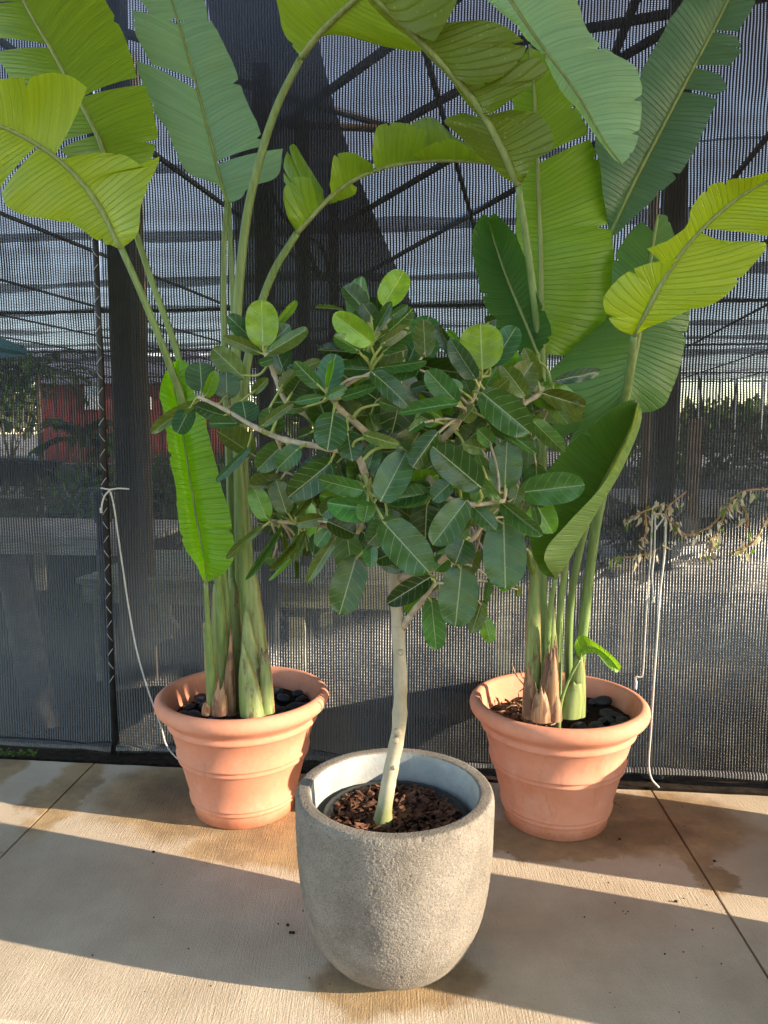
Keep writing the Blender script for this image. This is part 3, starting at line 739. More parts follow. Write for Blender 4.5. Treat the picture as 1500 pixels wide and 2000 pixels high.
# far poles and trees at the right, seen under the roof's edge
for i, (a, c, w, mt) in enumerate(((1370, 1364, .10, 'metal'), (1408, 1408, .08, 'metal'), (1440, 1440, .10, 'metal'), (1492, 1490, .10, 'metal'), (1330, 1330, .08, 'metal'), (1270, 1270, .1, 'metal'))):
    p = Q(a, 720, 28.5); b = B(); b.tube([Vector((p.x, p.y, -.06)), Vector((p.x, p.y, 3.5))], w / 2, 8)
    tag(b.obj('edge_pole', M[mt]), 'thin pale pole holding up the far roof edge', 'pole', 'poles along the far roof edge')
for (a, c, a2, c2) in ((1365, 735, 1378, 860), (1440, 750, 1418, 860)):
    p, q = Q(a, c, 24), Q(a2, c2, 24); b = B(); b.tube([p, q], .04, 8); tag(b.obj('brace_pole', M['greypost']), 'dark slanting brace under the far roof edge', 'pole', 'slanting braces under the roof edge')
b = B(); q = Q(1353, 950, 5.0); b.box(Vector((q.x, q.y, .75)), (.12, .12, 1.62), (UC, NC, Vector((0, 0, 1)))); b.box(Vector((q.x, q.y, 1.59)), (.16, .16, .05), (UC, NC, Vector((0, 0, 1))))
tag(b.obj('stub_post', M['brownpost'], smooth=False), 'stubby capped timber post among the dark shrubs', 'post')
for i, (a, v, h, r) in enumerate(((1350, 52, 3.4, 3.2), (1440, 58, 4.0, 3.6), (1530, 50, 3.6, 3.2), (1240, 60, 4.0, 3.5), (1130, 56, 4.2, 3.6), (1000, 60, 4, 3.6), (860, 58, 4, 3.6), (700, 60, 4.2, 3.6), (540, 56, 4.2, 3.6), (40, 50, 5.2, 3.8), (-60, 48, 5.2, 3.8), (-170, 50, 5, 3.8), (1660, 52, 4.4, 3.5))):
    u = uv_of(Q(a, 830, v))[0]
    shrub(W(u, v, -.05), h * (.62 if a > 1200 else 1), r, 420, .9, .28, M['fol_far'], 'distant pale green tree beyond the shade house', 'distant trees beyond the shade house', 'tree')

# dried vines just behind the cloth on the right
dl = B(); leafquad(dl, Vector(), Vector((0, 1, 0)), Vector((0, 0, 1)), 1, .28); 
dmesh = mesh('dried_leaf', [(0, 0, 0), (.30, .35, .10), (.0, .45, .0), (-.30, .35, .10), (.18, .8, -.05), (-.18, .8, -.05), (0, 1.05, -.16)], [(0, 1, 2), (0, 2, 3), (2, 1, 4), (2, 5, 3), (2, 4, 6), (2, 6, 5)], M['dry'])
dmesh2 = dmesh.copy(); dmesh2.materials.clear(); dmesh2.materials.append(M['fol_lime'])
def vine(paths, label, nl, v0=-.045):
    t = thing('dried_vine', Q(*paths[0][0], v0), label, 'vine')
    allp = []
    for pa in paths:
        sp = crom([Q(a, c, v0 + random.uniform(-.02, .015)) for a, c in pa], 5); allp += sp
        b = B(); b.tube(sp, [.004] * (len(sp) - 3) + [.003, .002, .001], 5); b.obj('stem', M['fibre'], t)
    for _ in range(nl):
        p = random.choice(allp) + rv() * .03; s = random.uniform(.016, .036)
        d = (Vector((0, 0, -1)) + rv() * .9).normalized(); x = d.cross(rv()).normalized(); zz = x.cross(d)
        mw = Matrix.Translation(p) @ Matrix((x, d, zz)).transposed().to_4x4() @ Matrix.Diagonal((s, s * 1.3, s, 1))
        link('leaf', dmesh if random.random() < .8 else dmesh2, t, mw)
vine([[(1500, 955), (1450, 960), (1425, 985), (1400, 1040), (1375, 1075)], [(1440, 975), (1460, 1010), (1455, 1050)], [(1425, 985), (1390, 1025), (1340, 1045), (1310, 1010)], [(1500, 1010), (1470, 1060), (1430, 1080)], [(1395, 1040), (1385, 1090)]], 'dried vine with pale withered leaves clinging to the cloth, away from the cords', 120)
vine([[(1300, 985), (1255, 1000), (1220, 1020)], [(1260, 1000), (1262, 1040), (1250, 1080)], [(1340, 960), (1300, 1000), (1330, 1040)], [(1200, 1090), (1250, 1085), (1290, 1070)]], 'tangled dried vine with shrivelled leaves round the tied white cords', 80)

# ================================================================== POTS
def terr_profile(k=1.0):
    H = .48
    pr = [(.001, 0.0), (.185, 0), (.194, .006), (.199, .045), (.201, .052), (.208, .056), (.2105, .062), (.207, .068), (.208, .0715), (.2135, .075), (.2145, .081), (.2095, .088),
          (.226, .150), (.2435, .222), (.246, .2255), (.2535, .229), (.2555, .236), (.2505, .243), (.252, .2465), (.259, .250), (.2605, .257), (.2535, .266),
          (.268, .318), (.278, .358), (.283, .362), (.2905, .367), (.2925, .376), (.287, .384), (.289, .392), (.300, .402), (.310, .412),
          (.326, .424), (.334, .436), (.337, .450), (.334, .464), (.324, .475), (.311, .479), (.299, .475), (.293, .465), (.289, .44), (.262, .34), (.25, .30)]
    return [(r * k, z * k) for r, z in pr]
def terracotta_pot(c, label, k=1.0):
    t = thing('terracotta_pot', c, label, 'pot')
    b = B(); b.lathe(terr_profile(k), c, 96, .004); b.obj('pot_body', M['terracotta'], t)
    return t
gl, gr = G(480, 1622), G(1083, 1645)
CL = gl + Vector((gl.x, gl.y, 0)).normalized() * .194; CR = gr + Vector((gr.x, gr.y, 0)).normalized() * .194
terracotta_pot(CL, 'ribbed terracotta pot holding the plant with the upright bright lime leaf')
terracotta_pot(CR, 'ribbed terracotta pot in front of the two hanging white cords')
for c, nm in ((CL, 'first'), (CR, 'second')):
    b = B(); vs = [c + Vector((0, 0, .385))]; n = 40; fs = []
    for ring in (1, 2, 3):
        for k in range(n):
            a = 2 * math.pi * k / n; r = .272 * ring / 3; vs.append(c + Vector((math.cos(a) * r, math.sin(a) * r, .383 + max(0, math.cos(a - .3)) * .02 * r / .25 + random.uniform(-.005, .005))))
    fs = [(0, 1 + k, 1 + (k + 1) % n) for k in range(n)] + [(1 + i * n + k, 1 + (i + 1) * n + k, 1 + (i + 1) * n + (k + 1) % n, 1 + i * n + (k + 1) % n) for i in range(2) for k in range(n)]
    b.add(vs, fs); tag(b.obj('potting_soil', M['soil']), kind='stuff')
# pebbles: one shape, many individuals
import bmesh
bm = bmesh.new(); bmesh.ops.create_icosphere(bm, subdivisions=2, radius=1)
for v in bm.verts: v.co += Vector((math.sin(v.co.y * 2.3) * .10, math.sin(v.co.z * 2 + 1) * .08, math.sin(v.co.x * 2.2) * .08))
pm = bpy.data.meshes.new('pebble'); bm.to_mesh(pm); bm.free(); pm.materials.append(M['pebble']); pm.polygons.foreach_set('use_smooth', [True] * len(pm.polygons))
def pebbles(c, n, lab, grp, a0, a1):
    placed = []
    tries = 0
    while len(placed) < n and tries < 4000:
        tries += 1
        a = random.uniform(a0, a1); r = .25 * math.sqrt(random.uniform(.15, 1)); s = random.uniform(.019, .032)
        p = c + Vector((math.cos(a) * r, math.sin(a) * r, 0)); lay = max(0, math.cos(a - .3)) * .02 * r / .25
        if any((p - q).length < (s + s2) * .72 for q, s2 in placed):
            continue
        placed.append((p, s))
        mw = Matrix.Translation(p + Vector((0, 0, .389 + lay + s * .35))) @ Matrix.Rotation(random.random() * 6.3, 4, 'Z') @ Matrix.Rotation(random.uniform(-.35, .35), 4, 'X') @ Matrix.Diagonal((s * 1.25, s, s * .62, 1))
        tag(link('pebble', pm, None, mw), lab, 'pebble', grp)
pebbles(CL, 44, 'smooth black pebble at the foot of the plant with the lime leaf', 'pebbles round the lime leaved plant', -math.pi, math.pi)
pebbles(CR, 26, 'smooth black pebble in the pot by the hanging cords', 'pebbles round the other plant', -1.9, 1.9)

# cast stone planter with the fig tree
gc = G(771, 1925); CC = gc + Vector((gc.x, gc.y, 0)).normalized() * .135
CC = Vector((.030, 2.035, 0))
t = thing('stone_planter', CC, 'round grey cast stone planter with rough sandy finish holding the fig tree', 'planter')
pr = [(.001, .0), (.120, .0), (.138, .004), (.160, .014), (.185, .032), (.208, .058), (.228, .092), (.245, .135), (.258, .19), (.267, .25), (.273, .32), (.276, .39), (.277, .45), (.2765, .485), (.272, .497), (.266, .5005), (.242, .5005), (.236, .497)]
pl = Poly(crom([Vector((a, 0, c)) for a, c in pr[1:]], 4)); fine_pr = [(.001, 0.0)] + [(p.x, p.z) for p in (pl.at(i / 240) for i in range(241))]
b = B(); b.lathe(fine_pr, CC, 620, .002)
for i, p in enumerate(b.v):
    d = Vector((p.x - CC.x, p.y - CC.y, 0)); n1 = mnoise.noise(p * 300) * .0013 + mnoise.noise(p * 170 + Vector((5, 5, 5))) * .0011 + mnoise.noise(p * 16) * .0012
    pit = mnoise.noise(p * 60 + Vector((9, 1, 4)))
    if pit > .52: n1 -= (pit - .52) * .012
    b.v[i] = p + d.normalized() * n1 + Vector((0, 0, n1 * .5 if p.z > .45 else 0))
b.obj('shell', M['stone'], t)
inn = NT('painted_lining'); pp = inn.pos()
M['lining'] = inn.out(inn.bsdf(inn.mix(inn.ramp(inn.noise(pp, 14, 5, .65), .3, .75), (.29, .295, .275), (.40, .40, .375)), .8, .2, inn.bump(inn.noise(pp, 90, 4), .5, .003)))
b = B(); b.lathe([(.2362, .4975), (.234, .485), (.231, .46), (.226, .40), (.220, .33), (.2, .30)], CC, 96); b.obj('lining', M['lining'], t)
c2 = CC + Vector((0, 0, .30))
npot(c2, .195, .125, 'black nursery pot sunk inside the stone planter', None)
MUL = .413
b = B(); vs = [CC + Vector((0, 0, MUL - .012))] + [CC + Vector((math.cos(2 * math.pi * k / 32) * .186, math.sin(2 * math.pi * k / 32) * .186, MUL - .014)) for k in range(32)]
b.add(vs, [(0, 1 + k, 1 + (k + 1) % 32) for k in range(32)]); tag(b.obj('potting_soil', M['soil']), kind='stuff')
b = B()
for _ in range(760):
    a = random.random() * 6.283; r = .182 * math.sqrt(random.random()); L = random.uniform(.010, .034); w = L * random.uniform(.25, .6); th = L * random.uniform(.07, .16)
    c = CC + Vector((math.cos(a) * r, math.sin(a) * r, MUL + random.uniform(-.010, .014) + .01 * (1 - r / .18)))
    d = Vector((random.uniform(-1, 1), random.uniform(-1, 1), random.uniform(-.5, .5))).normalized(); s = d.cross(Vector((random.uniform(-.5, .5), random.uniform(-.5, .5), 1))).normalized(); n = s.cross(d)
    k = len(b.v); b.box(c, (L, w, th), (d, s, n))
    for q in range(8): b.v[k + q] += rv() * L * .14
tag(b.obj('bark_mulch', M['chip'], smooth=False), kind='stuff')

# planters standing out of frame that shade the paving
def plain_planter(c, k, label):
    t = thing('stone_planter', c, label, 'planter'); b = B(); b.lathe([(r * k, z * k) for r, z in pr] + [(.22 * k, .4 * k), (.001, .39 * k)], c, 64); b.obj('shell', M['stone'], t)
plain_planter(Vector((1.78, 1.71, 0)), 1.06, 'empty cast stone planter further along the walk, nearer its open edge')
plain_planter(Vector((2.1, 2.35, 0)), 1.14, 'large empty cast stone planter further along the walk by the cloth')

# ================================================================== BIRD OF PARADISE PLANTS
def blade(parent, mid, segs, col, mat='blade', rib=(.006, .002), bulge=.13, dY=-.02, ripple=.005, cut=None):
    mp = pxpath(mid); dense = crom(mp, 10); PM = Poly(dense)
    wd = [x[2] if len(x) > 2 else None for x in mid]
    vs = []; fs = []; uv = []; un = []
    for seg in segs:
        t0, t1, ed = seg[0], seg[1], seg[2]; opt = seg[3] if len(seg) > 3 else {}
        d0 = opt.get('dY', dY); bl = opt.get('bulge', bulge)
        n = max(10, int(len(ed) * 9)); nt = n; ph = random.random() * 6; tears = {random.randrange(2, max(3, n - 2)): random.uniform(.04, .20) for _ in range(max(1, n // 22) if PM.L > .3 else 0)}
        def curve(e, d):
            pts = []
            for i, x in enumerate(e):
                tt = t0 + (t1 - t0) * i / max(1, len(e) - 1); my = PM.at(tt).y
                end = 0 if (i == 0 and t0 == 0) or (i == len(e) - 1 and t1 == 1) else 1
                pts.append(P(x[0], x[1], my + (x[2] if len(x) > 2 else d * end)))
            return Poly(crom(pts, 8))
        EP = curve(ed, d0); QP = curve(opt['q'], opt.get('qd', d0 * .5)) if 'q' in opt else None
        base = len(vs); ns = 9
        for i in range(nt + 1):
            f = i / nt; t = t0 + (t1 - t0) * f; m = PM.at(t); e = EP.at(f)
            e = e + (m - e) * tears.get(i, 0) + (e - m).normalized() * (mnoise.noise(Vector((t * 26, ph, 0))) * .0035 + mnoise.noise(Vector((t * 90, ph, 3))) * .0016) * min(1, PM.L / .55)
            tg = (PM.at(min(1, t + .02)) - PM.at(max(0, t - .02))).normalized(); ac = e - m
            nr = tg.cross(ac); nr = nr.normalized() if nr.length > 1e-6 else Vector((0, -1, 0))
            if nr.dot(CAM - m) < 0: nr = -nr
            for j in range(ns + 1):
                s = j / ns
                if QP:
                    qq = QP.at(f); p = m * (1 - s) ** 2 + qq * 2 * s * (1 - s) * 1.0 + e * s * s
                    p = p + (qq - (m + 2 * qq + e) / 4) * (2 * s * (1 - s)) * .9
                else:
                    p = m + ac * s + nr * (bl * ac.length * 4 * s * (1 - s) * .5)
                p = p + nr * (ripple * s * math.sin(t * PM.L / .055 + ph) + .5 * ripple * s * math.sin(t * PM.L / .021 + ph * 2))
                vs.append(p); uv.append((s * ac.length, t * PM.L)); un.append((s, t))
        for i in range(nt):
            for j in range(ns):
                a = base + i * (ns + 1) + j; q = (a, a + 1, a + ns + 2, a + ns + 1)
                nn = (vs[q[1]] - vs[q[0]]).cross(vs[q[2]] - vs[q[0]])
                fs.append(q)
        # orient this strip so that its visible side is the front face
        tot = 0; k0 = len(fs) - nt * ns
        for q in fs[k0:]:
            nn = (vs[q[1]] - vs[q[0]]).cross(vs[q[2]] - vs[q[0]]); tot += nn.dot(CAM - vs[q[0]])
        if tot < 0: fs[k0:] = [tuple(reversed(q)) for q in fs[k0:]]
    o = link('leaf', mesh('leaf', vs, fs, M[mat], uv, un), parent)
    o.color = (*[c * 1.32 for c in col], 1)
    rp = [PM.at(i / 30) + (CAM - PM.at(i / 30)).normalized() * .0025 for i in range(31)]
    b = B(); b.tube(rp, [rib[0] + (rib[1] - rib[0]) * i / 30 for i in range(31)], 7)
    b.obj('midrib', M['midrib'], o)
    return o
def stem(parent, pts, r0, r1, mat='petiole', name='leaf_stalk', base_r=None):
    sp = crom(pxpath(pts), 6); n = len(sp)
    rad = [r0 + (r1 - r0) * (i / (n - 1)) ** .7 for i in range(n)]
    b = B(); b.tube(sp, rad, 9); return b.obj(name, M[mat], parent)
def sheath(parent, x0, y0, w0, x1, y1, w1, Y0, Y1, mat='sheath', point=.6, ragged=.0):
    # an old leaf base: a curved, pointed wrapping, thick walled
    a, c = P(x0, y0, Y0), P(x1, y1, Y1); a2 = a.copy(); W0 = w0 / F * Y0 / 2; W1 = w1 / F * Y1 / 2
    ax = (c - a); seg = 12; rows = 12; vs = []; fs = []
    sd = Vector((1, 0, 0)); fw = Vector((0, -1, 0))
    for lay in (0, 1):
        for i in range(rows + 1):
            f = i / rows
            for k in range(seg + 1):
                th = -1.75 + 3.5 * k / seg
                hh = 1 - point * .28 * abs(th / 1.75) ** 1.3 * (f ** 2); jag = ragged * (math.sin(k * 5.1 + x0) + .6 * math.sin(k * 2.3 + y1)) * f ** 4
                w = (W0 + (W1 - W0) * f) * (1 - point * .75 * f ** 3) * (.9 if lay else 1)
                p = a + ax * (f * (hh + jag)) + sd * math.sin(th) * w + fw * math.cos(th) * w * .75
                vs.append(p)
    S1 = (rows + 1) * (seg + 1)
    for lay in (0, 1):
        for i in range(rows):
            for k in range(seg):
                q = lay * S1 + i * (seg + 1) + k; f = (q, q + 1, q + seg + 2, q + seg + 1); fs.append(f if not lay else tuple(reversed(f)))
    for k in range(seg): q = rows * (seg + 1) + k; fs.append((q, q + 1, S1 + q + 1, S1 + q))
    for i in range(rows):
        q = i * (seg + 1); fs.append((q, q + seg + 1, S1 + q + seg + 1, S1 + q)); q += seg; fs.append((q + seg + 1, q, S1 + q, S1 + q + seg + 1))
    o = link('leaf_sheath', mesh('leaf_sheath', vs, fs, M[mat]), parent)
    # dry rolled margins
    for col in (0, seg):
        pts = [vs[i * (seg + 1) + col] for i in range(rows + 1)]
        b = B(); b.tube(pts, .0030, 5); b.obj('dry_margin', M['fibre'], o)
    return o

PL = thing('bird_of_paradise', CL + Vector((0, 0, .385)), 'tall broad leaved plant with an upright lime leaf in a terracotta pot', 'plant')
YG, LG = (.165, .225, .022), (.14, .205, .022)
TEAL = (.165, .30, .19)
blade(PL, [(245, 410, 2.72), (205, 305), (180, 245), (110, 115), (45, 0), (0, -100, 2.82)],
      [(0, .42, [(245, 410), (290, 330), (306, 270), (302, 225), (284, 167)]), (.42, 1, [(268, 152), (245, 75), (205, 0), (150, -90), (0, -100)]),
       (0, .28, [(245, 410), (170, 340), (118, 292)]), (.29, .62, [(112, 284), (45, 225), (15, 140), (-15, 105)]), (.63, .8, [(-5, 75), (-40, 40), (-50, 20)]), (.8, 1, [(-60, 15), (-70, -40), (0, -100)])], (.135, .225, .011), dY=.05, rib=(.009, .004))
blade(PL, [(237, 486, 2.48), (205, 420), (165, 362), (115, 312), (55, 272), (0, 246), (-80, 222, 2.50)],
      [(0, .60, [(237, 487), (190, 470), (140, 437), (60, 424), (12, 402), (2, 376)]), (.61, 1, [(0, 365), (-50, 345), (-90, 300), (-80, 222)]),
       (0, .50, [(237, 486), (264, 458), (276, 400), (313, 308), (284, 326), (245, 303), (190, 298)], {'dY': -.07}), (.52, 1, [(167, 172), (137, 150), (97, 141), (40, 152), (-80, 150)], {'dY': -.10, 'bulge': -.10})], (.235, .315, .014), dY=.02, rib=(.011, .005))
blade(PL, [(443, 396, 2.90), (430, 350), (400, 230), (365, 100), (335, 0), (310, -90, 3.02)],
      [(0, .45, [(443, 396), (424, 362), (368, 336), (340, 290), (325, 250), (298, 215), (276, 155), (265, 117)]), (.49, .71, [(296, 126), (280, 95), (265, 65), (259, 22)]), (.745, 1, [(312, 62), (292, 28), (268, -10), (262, -40), (310, -90)]),
       (0, .16, [(443, 396), (470, 386), (488, 366), (541, 346), (553, 291)]), (.17, .72, [(518, 284), (500, 235), (470, 170), (452, 115), (415, 42)]), (.73, 1, [(408, 52), (404, 20), (388, -15), (310, -90)])], TEAL, dY=-.03, rib=(.007, .003))
blade(PL, [(588, 112, 2.62), (625, 65), (665, 25), (705, -10), (760, -60, 2.42)],
      [(0, 1, [(588, 112), (556, 66), (544, 20), (541, -20), (600, -80), (760, -60)]), (0, 1, [(588, 112), (612, 92), (645, 62), (690, 72), (740, 88), (800, 98), (824, 94), (780, 45), (725, -5), (760, -60)])], (.175, .265, .014), dY=.04, rib=(.012, .008))
o5 = blade(PL, [(580, 455, 2.74), (640, 390), (690, 352), (760, 325), (850, 314), (965, 320), (1010, 336, 2.74)],
      [(0, .13, [(580, 455), (562, 420), (554, 375), (572, 346), (604, 345)], {'bulge': .2}), (.09, .165, [(553, 352), (555, 308), (572, 280), (592, 308), (632, 372)], {'dY': .03}),
       (.20, .40, [(645, 362), (648, 322), (656, 302), (690, 297), (727, 318)], {'bulge': .15}), (.41, .60, [(727, 300), (732, 262), (746, 242), (795, 240), (832, 256)], {'bulge': .12}),
       (.61, 1, [(808, 300), (845, 281), (880, 274), (930, 298), (1010, 336)], {'bulge': .1}), (.55, .97, [(800, 285), (808, 240), (848, 231), (885, 262), (930, 305)], {'dY': .10}), (.2, .3, [(640, 398), (688, 381), (696, 364)], {'dY': .05})], (.14, .23, .014), dY=-.06, rib=(.010, .004))
blade(PL, [(402, 1138, 2.60), (398, 1090), (378, 980), (362, 880), (346, 790), (338, 740), (350, 698, 2.62)],
      [(0, 1, [(402, 1138), (386, 1110), (353, 1050), (345, 960), (328, 880), (318, 800), (312, 768), (328, 722), (350, 698)]),
       (0, 1, [(402, 1138), (440, 1118), (458, 1080), (452, 1020), (432, 950), (416, 880), (396, 800), (376, 750), (371, 716), (350, 698)])], (.125, .29, .006), dY=-.05, bulge=.30, rib=(.007, .003), ripple=.003)
stem(PL, [(428, 1385, 2.78), (430, 1180, 2.74), (392, 900, 2.62), (332, 715, 2.54), (283, 590, 2.50), (237, 485, 2.48)], .017, .0105)
stem(PL, [(440, 1385, 2.84), (442, 1180, 2.80), (402, 900, 2.76), (346, 690, 2.73), (300, 560, 2.72), (258, 435, 2.72), (245, 410, 2.72)], .016, .010)
stem(PL, [(455, 1390, 2.88), (450, 1000, 2.88), (438, 700, 2.89), (437, 500, 2.90), (443, 395, 2.90)], .016, .009)
stem(PL, [(470, 1390, 2.93), (462, 900, 2.92), (455, 600, 2.93), (446, 385, 2.93)], .016, .009)
stem(PL, [(492, 1392, 2.82), (478, 1100, 2.80), (463, 850, 2.78), (461, 650, 2.75), (478, 450, 2.72), (505, 320, 2.68), (540, 210, 2.65), (588, 112, 2.62)], .026, .0115)
stem(PL, [(503, 1392, 2.80), (482, 1050, 2.84), (474, 800, 2.84), (495, 650, 2.82), (530, 540, 2.78), (580, 455, 2.74)], .024, .0125)
stem(PL, [(420, 1390, 2.72), (408, 1250, 2.66), (402, 1138, 2.60)], .016, .008)
for a in ((418, 1392, 26, 402, 1213, 13, 2.72, 2.70, 'sheath', .1, .0), (434, 1392, 42, 424, 1135, 24, 2.78, 2.76, 'sheath', .3, 0), (457, 1388, 42, 453, 1125, 26, 2.84, 2.86, 'sheath', .3, .01),
          (508, 1394, 58, 487, 1095, 34, 2.78, 2.81, 'sheath', .35, 0), (499, 1396, 52, 480, 1180, 34, 2.72, 2.76, 'sheath', .75, .01), (493, 1397, 50, 474, 1254, 28, 2.68, 2.70, 'sheath', .8, .03),
          (521, 1392, 30, 516, 1268, 22, 2.70, 2.72, 'sheath', .4, .05), (428, 1396, 32, 430, 1335, 24, 2.68, 2.68, 'sheath_dry', .5, .22), (446, 1396, 26, 452, 1225, 12, 2.73, 2.74, 'sheath_dry', .9, .1), (404, 1396, 20, 402, 1372, 14, 2.68, 2.66, 'sheath_dry', .8, .1)):
    sheath(PL, *a)

PR = thing('bird_of_paradise', CR + Vector((0, 0, .385)), 'tall broad leaved plant with a cupped dark leaf and yellow leaf by the cords', 'plant')
blade(PR, [(1062, 692, 2.72), (1058, 600), (1055, 450), (1050, 330), (1045, 200), (1035, 90, 2.80)],
      [(0, .62, [(1062, 692), (1120, 693), (1168, 655), (1192, 595), (1199, 530), (1190, 430), (1176, 330), (1152, 273)]), (.64, 1, [(1148, 263), (1140, 235), (1110, 168), (1065, 110), (1035, 90)]),
       (0, 1, [(1062, 692), (1032, 640), (1012, 520), (1008, 400), (1005, 250), (1000, 150), (1035, 90)])], (.15, .27, .016), dY=.03, rib=(.010, .005))
blade(PR, [(1192, 458, 2.80), (1235, 362), (1290, 255), (1350, 140), (1420, 5), (1455, -70, 2.76)],
      [(0, 1, [(1192, 458), (1180, 400), (1170, 320), (1165, 270), (1200, 218), (1250, 140), (1290, 75), (1342, -5), (1455, -70)]),
       (0, .54, [(1192, 458), (1212, 450), (1270, 396), (1325, 342), (1352, 300), (1382, 240), (1402, 195)]), (.55, .63, [(1398, 186), (1419, 172), (1408, 146)]), (.635, .76, [(1425, 130), (1447, 98), (1441, 70)]), (.765, 1, [(1440, 60), (1468, 20), (1478, -20), (1455, -70)])], (.068, .142, .088), dY=-.04, rib=(.009, .004))
blade(PR, [(1222, 792, 2.62), (1235, 720), (1250, 640), (1262, 560), (1275, 480), (1285, 420, 2.74)],
      [(0, .52, [(1222, 797), (1195, 868), (1125, 885), (1052, 770), (1108, 690), (1190, 618)]), (.53, .9, [(1194, 560), (1200, 505), (1228, 456), (1253, 431)]), (0, 1, [(1222, 796), (1258, 806), (1300, 786), (1331, 700), (1348, 620), (1345, 560), (1322, 480), (1304, 425), (1285, 420)])], (.08, .175, .045), dY=.05, rib=(.011, .005))
blade(PR, [(960, -60, 2.55), (1010, 20), (1060, 92), (1125, 180), (1180, 275), (1215, 322, 2.33)],
      [(0, 1, [(960, -60), (1060, -60), (1120, -12), (1150, 60), (1200, 105), (1246, 142), (1253, 200), (1249, 258), (1234, 300), (1215, 322)], {'bulge': .18}), (0, .44, [(960, -60), (935, -20), (985, 30), (1030, 80), (1058, 104)], {'dY': .05}), (.45, 1, [(1064, 118), (1082, 155), (1118, 200), (1150, 245), (1172, 285), (1215, 322)], {'dY': .04})], (.215, .355, .235), dY=-.02, rib=(.006, .0025))
blade(PR, [(1050, 692, 2.46), (1030, 640), (1005, 580), (985, 530), (965, 470), (953, 428, 2.52)],
      [(0, 1, [(1050, 692), (1018, 692), (975, 650), (948, 600), (935, 540), (923, 490), (925, 450), (940, 421), (953, 428)]), (0, 1, [(1050, 692), (1074, 655), (1062, 605), (1046, 565), (1030, 510), (1010, 465), (985, 436), (964, 418), (953, 428)])], (.026, .078, .018), dY=-.06, bulge=-.10, rib=(.006, .0025))
blade(PR, [(1012, 362, 2.35), (985, 300), (945, 225), (900, 165), (845, 105), (790, 50), (735, 0), (680, -60, 2.25)],
      [(0, .28, [(1012, 362), (975, 341), (930, 301), (895, 263), (868, 236), (905, 219)], {'dY': .04}), (.29, 1, [(938, 228), (893, 172), (838, 114), (784, 58), (726, 8), (680, -60)], {'dY': .10}),
       (0, .29, [(1012, 362), (1028, 342), (1045, 312), (1078, 292), (1076, 255), (1050, 222), (1000, 213)], {'bulge': .18}), (.31, .49, [(962, 221), (1010, 186), (1066, 141), (1050, 113), (1000, 128)], {'bulge': .16}),
       (.5, .80, [(936, 172), (985, 146), (1027, 98), (1000, 60), (950, 40), (890, 45), (850, 66)], {'bulge': .14}), (.81, 1, [(850, 78), (872, 45), (892, 0), (880, -40), (680, -60)])], (.095, .14, .012), 'blade_drops', dY=-.05, rib=(.012, .006))
blade(PR, [(1238, 656, 2.35), (1262, 610), (1300, 540), (1350, 470), (1430, 395), (1500, 352), (1580, 310, 2.2)],
      [(0, .29, [(1238, 656), (1205, 641), (1180, 606), (1185, 570), (1235, 527), (1290, 511), (1322, 506)]), (.31, 1, [(1262, 486), (1310, 466), (1345, 440), (1353, 403), (1390, 362), (1440, 347), (1500, 335), (1580, 310)]),
       (0, .50, [(1238, 656), (1262, 641), (1300, 626), (1345, 607), (1400, 590), (1450, 540), (1496, 475), (1420, 476)]), (.52, 1, [(1502, 461), (1560, 440), (1610, 380), (1580, 310)])], (.26, .345, .008), dY=-.03, rib=(.009, .004))
blade(PR, [(1085, 1130, 2.52), (1120, 1050), (1162, 970), (1200, 900), (1230, 840), (1245, 786, 2.52)],
      [(0, 1, [(1085, 1130), (1055, 1116), (1034, 1060), (1030, 1000), (1055, 940), (1110, 872), (1160, 826), (1212, 788), (1245, 780)], {'bulge': -.12, 'dY': -.06})], (.040, .095, .020), rib=(.007, .003))
o8 = blade(PR, [(1085, 1130, 2.519), (1120, 1050), (1162, 970), (1200, 900), (1230, 840), (1245, 786, 2.519)],
      [(0, 1, [(1085, 1130), (1063, 1095), (1072, 1062), (1110, 1022), (1165, 962), (1205, 905), (1232, 850), (1247, 810), (1245, 786)],
        {'q': [(1085, 1130), (1112, 1105), (1140, 1060), (1175, 1005), (1205, 950), (1235, 890), (1254, 835), (1256, 805), (1245, 786)], 'qd': -.06, 'dY': -.14})], (.175, .255, .085), rib=(.004, .002), ripple=.0015)
o8['label'] = 'pale rolled margin of the cupped leaf'
blade(PR, [(1133, 1288, 2.60), (1140, 1265), (1165, 1266), (1190, 1285), (1210, 1310, 2.55)],
      [(0, 1, [(1133, 1288), (1122, 1262), (1135, 1240), (1165, 1256), (1195, 1280), (1213, 1300), (1210, 1310)]), (0, 1, [(1133, 1288), (1145, 1277), (1165, 1277), (1186, 1301), (1202, 1313), (1210, 1310)])], (.12, .24, .015), rib=(.003, .001), ripple=.0)
stem(PR, [(1050, 1395, 2.72), (1044, 1130, 2.70), (1050, 900, 2.60), (1058, 720, 2.50), (1045, 600, 2.44), (1030, 480, 2.40), (1012, 360, 2.35)], .020, .010)
stem(PR, [(1062, 1395, 2.80), (1060, 1000, 2.76), (1062, 690, 2.72)], .022, .011)
stem(PR, [(1122, 1395, 2.86), (1160, 1020, 2.86), (1185, 700, 2.83), (1192, 458, 2.80)], .016, .010)
stem(PR, [(1110, 1395, 2.76), (1118, 1150, 2.74), (1180, 900, 2.68), (1222, 792, 2.62)], .016, .011)
stem(PR, [(1122, 1395, 2.72), (1148, 1150, 2.66), (1168, 1010, 2.60), (1205, 850, 2.56), (1228, 740, 2.44), (1238, 655, 2.35)], .021, .011)
stem(PR, [(1042, 1395, 2.68), (1044, 1100, 2.64), (1050, 850, 2.55), (1050, 692, 2.46)], .018, .009)
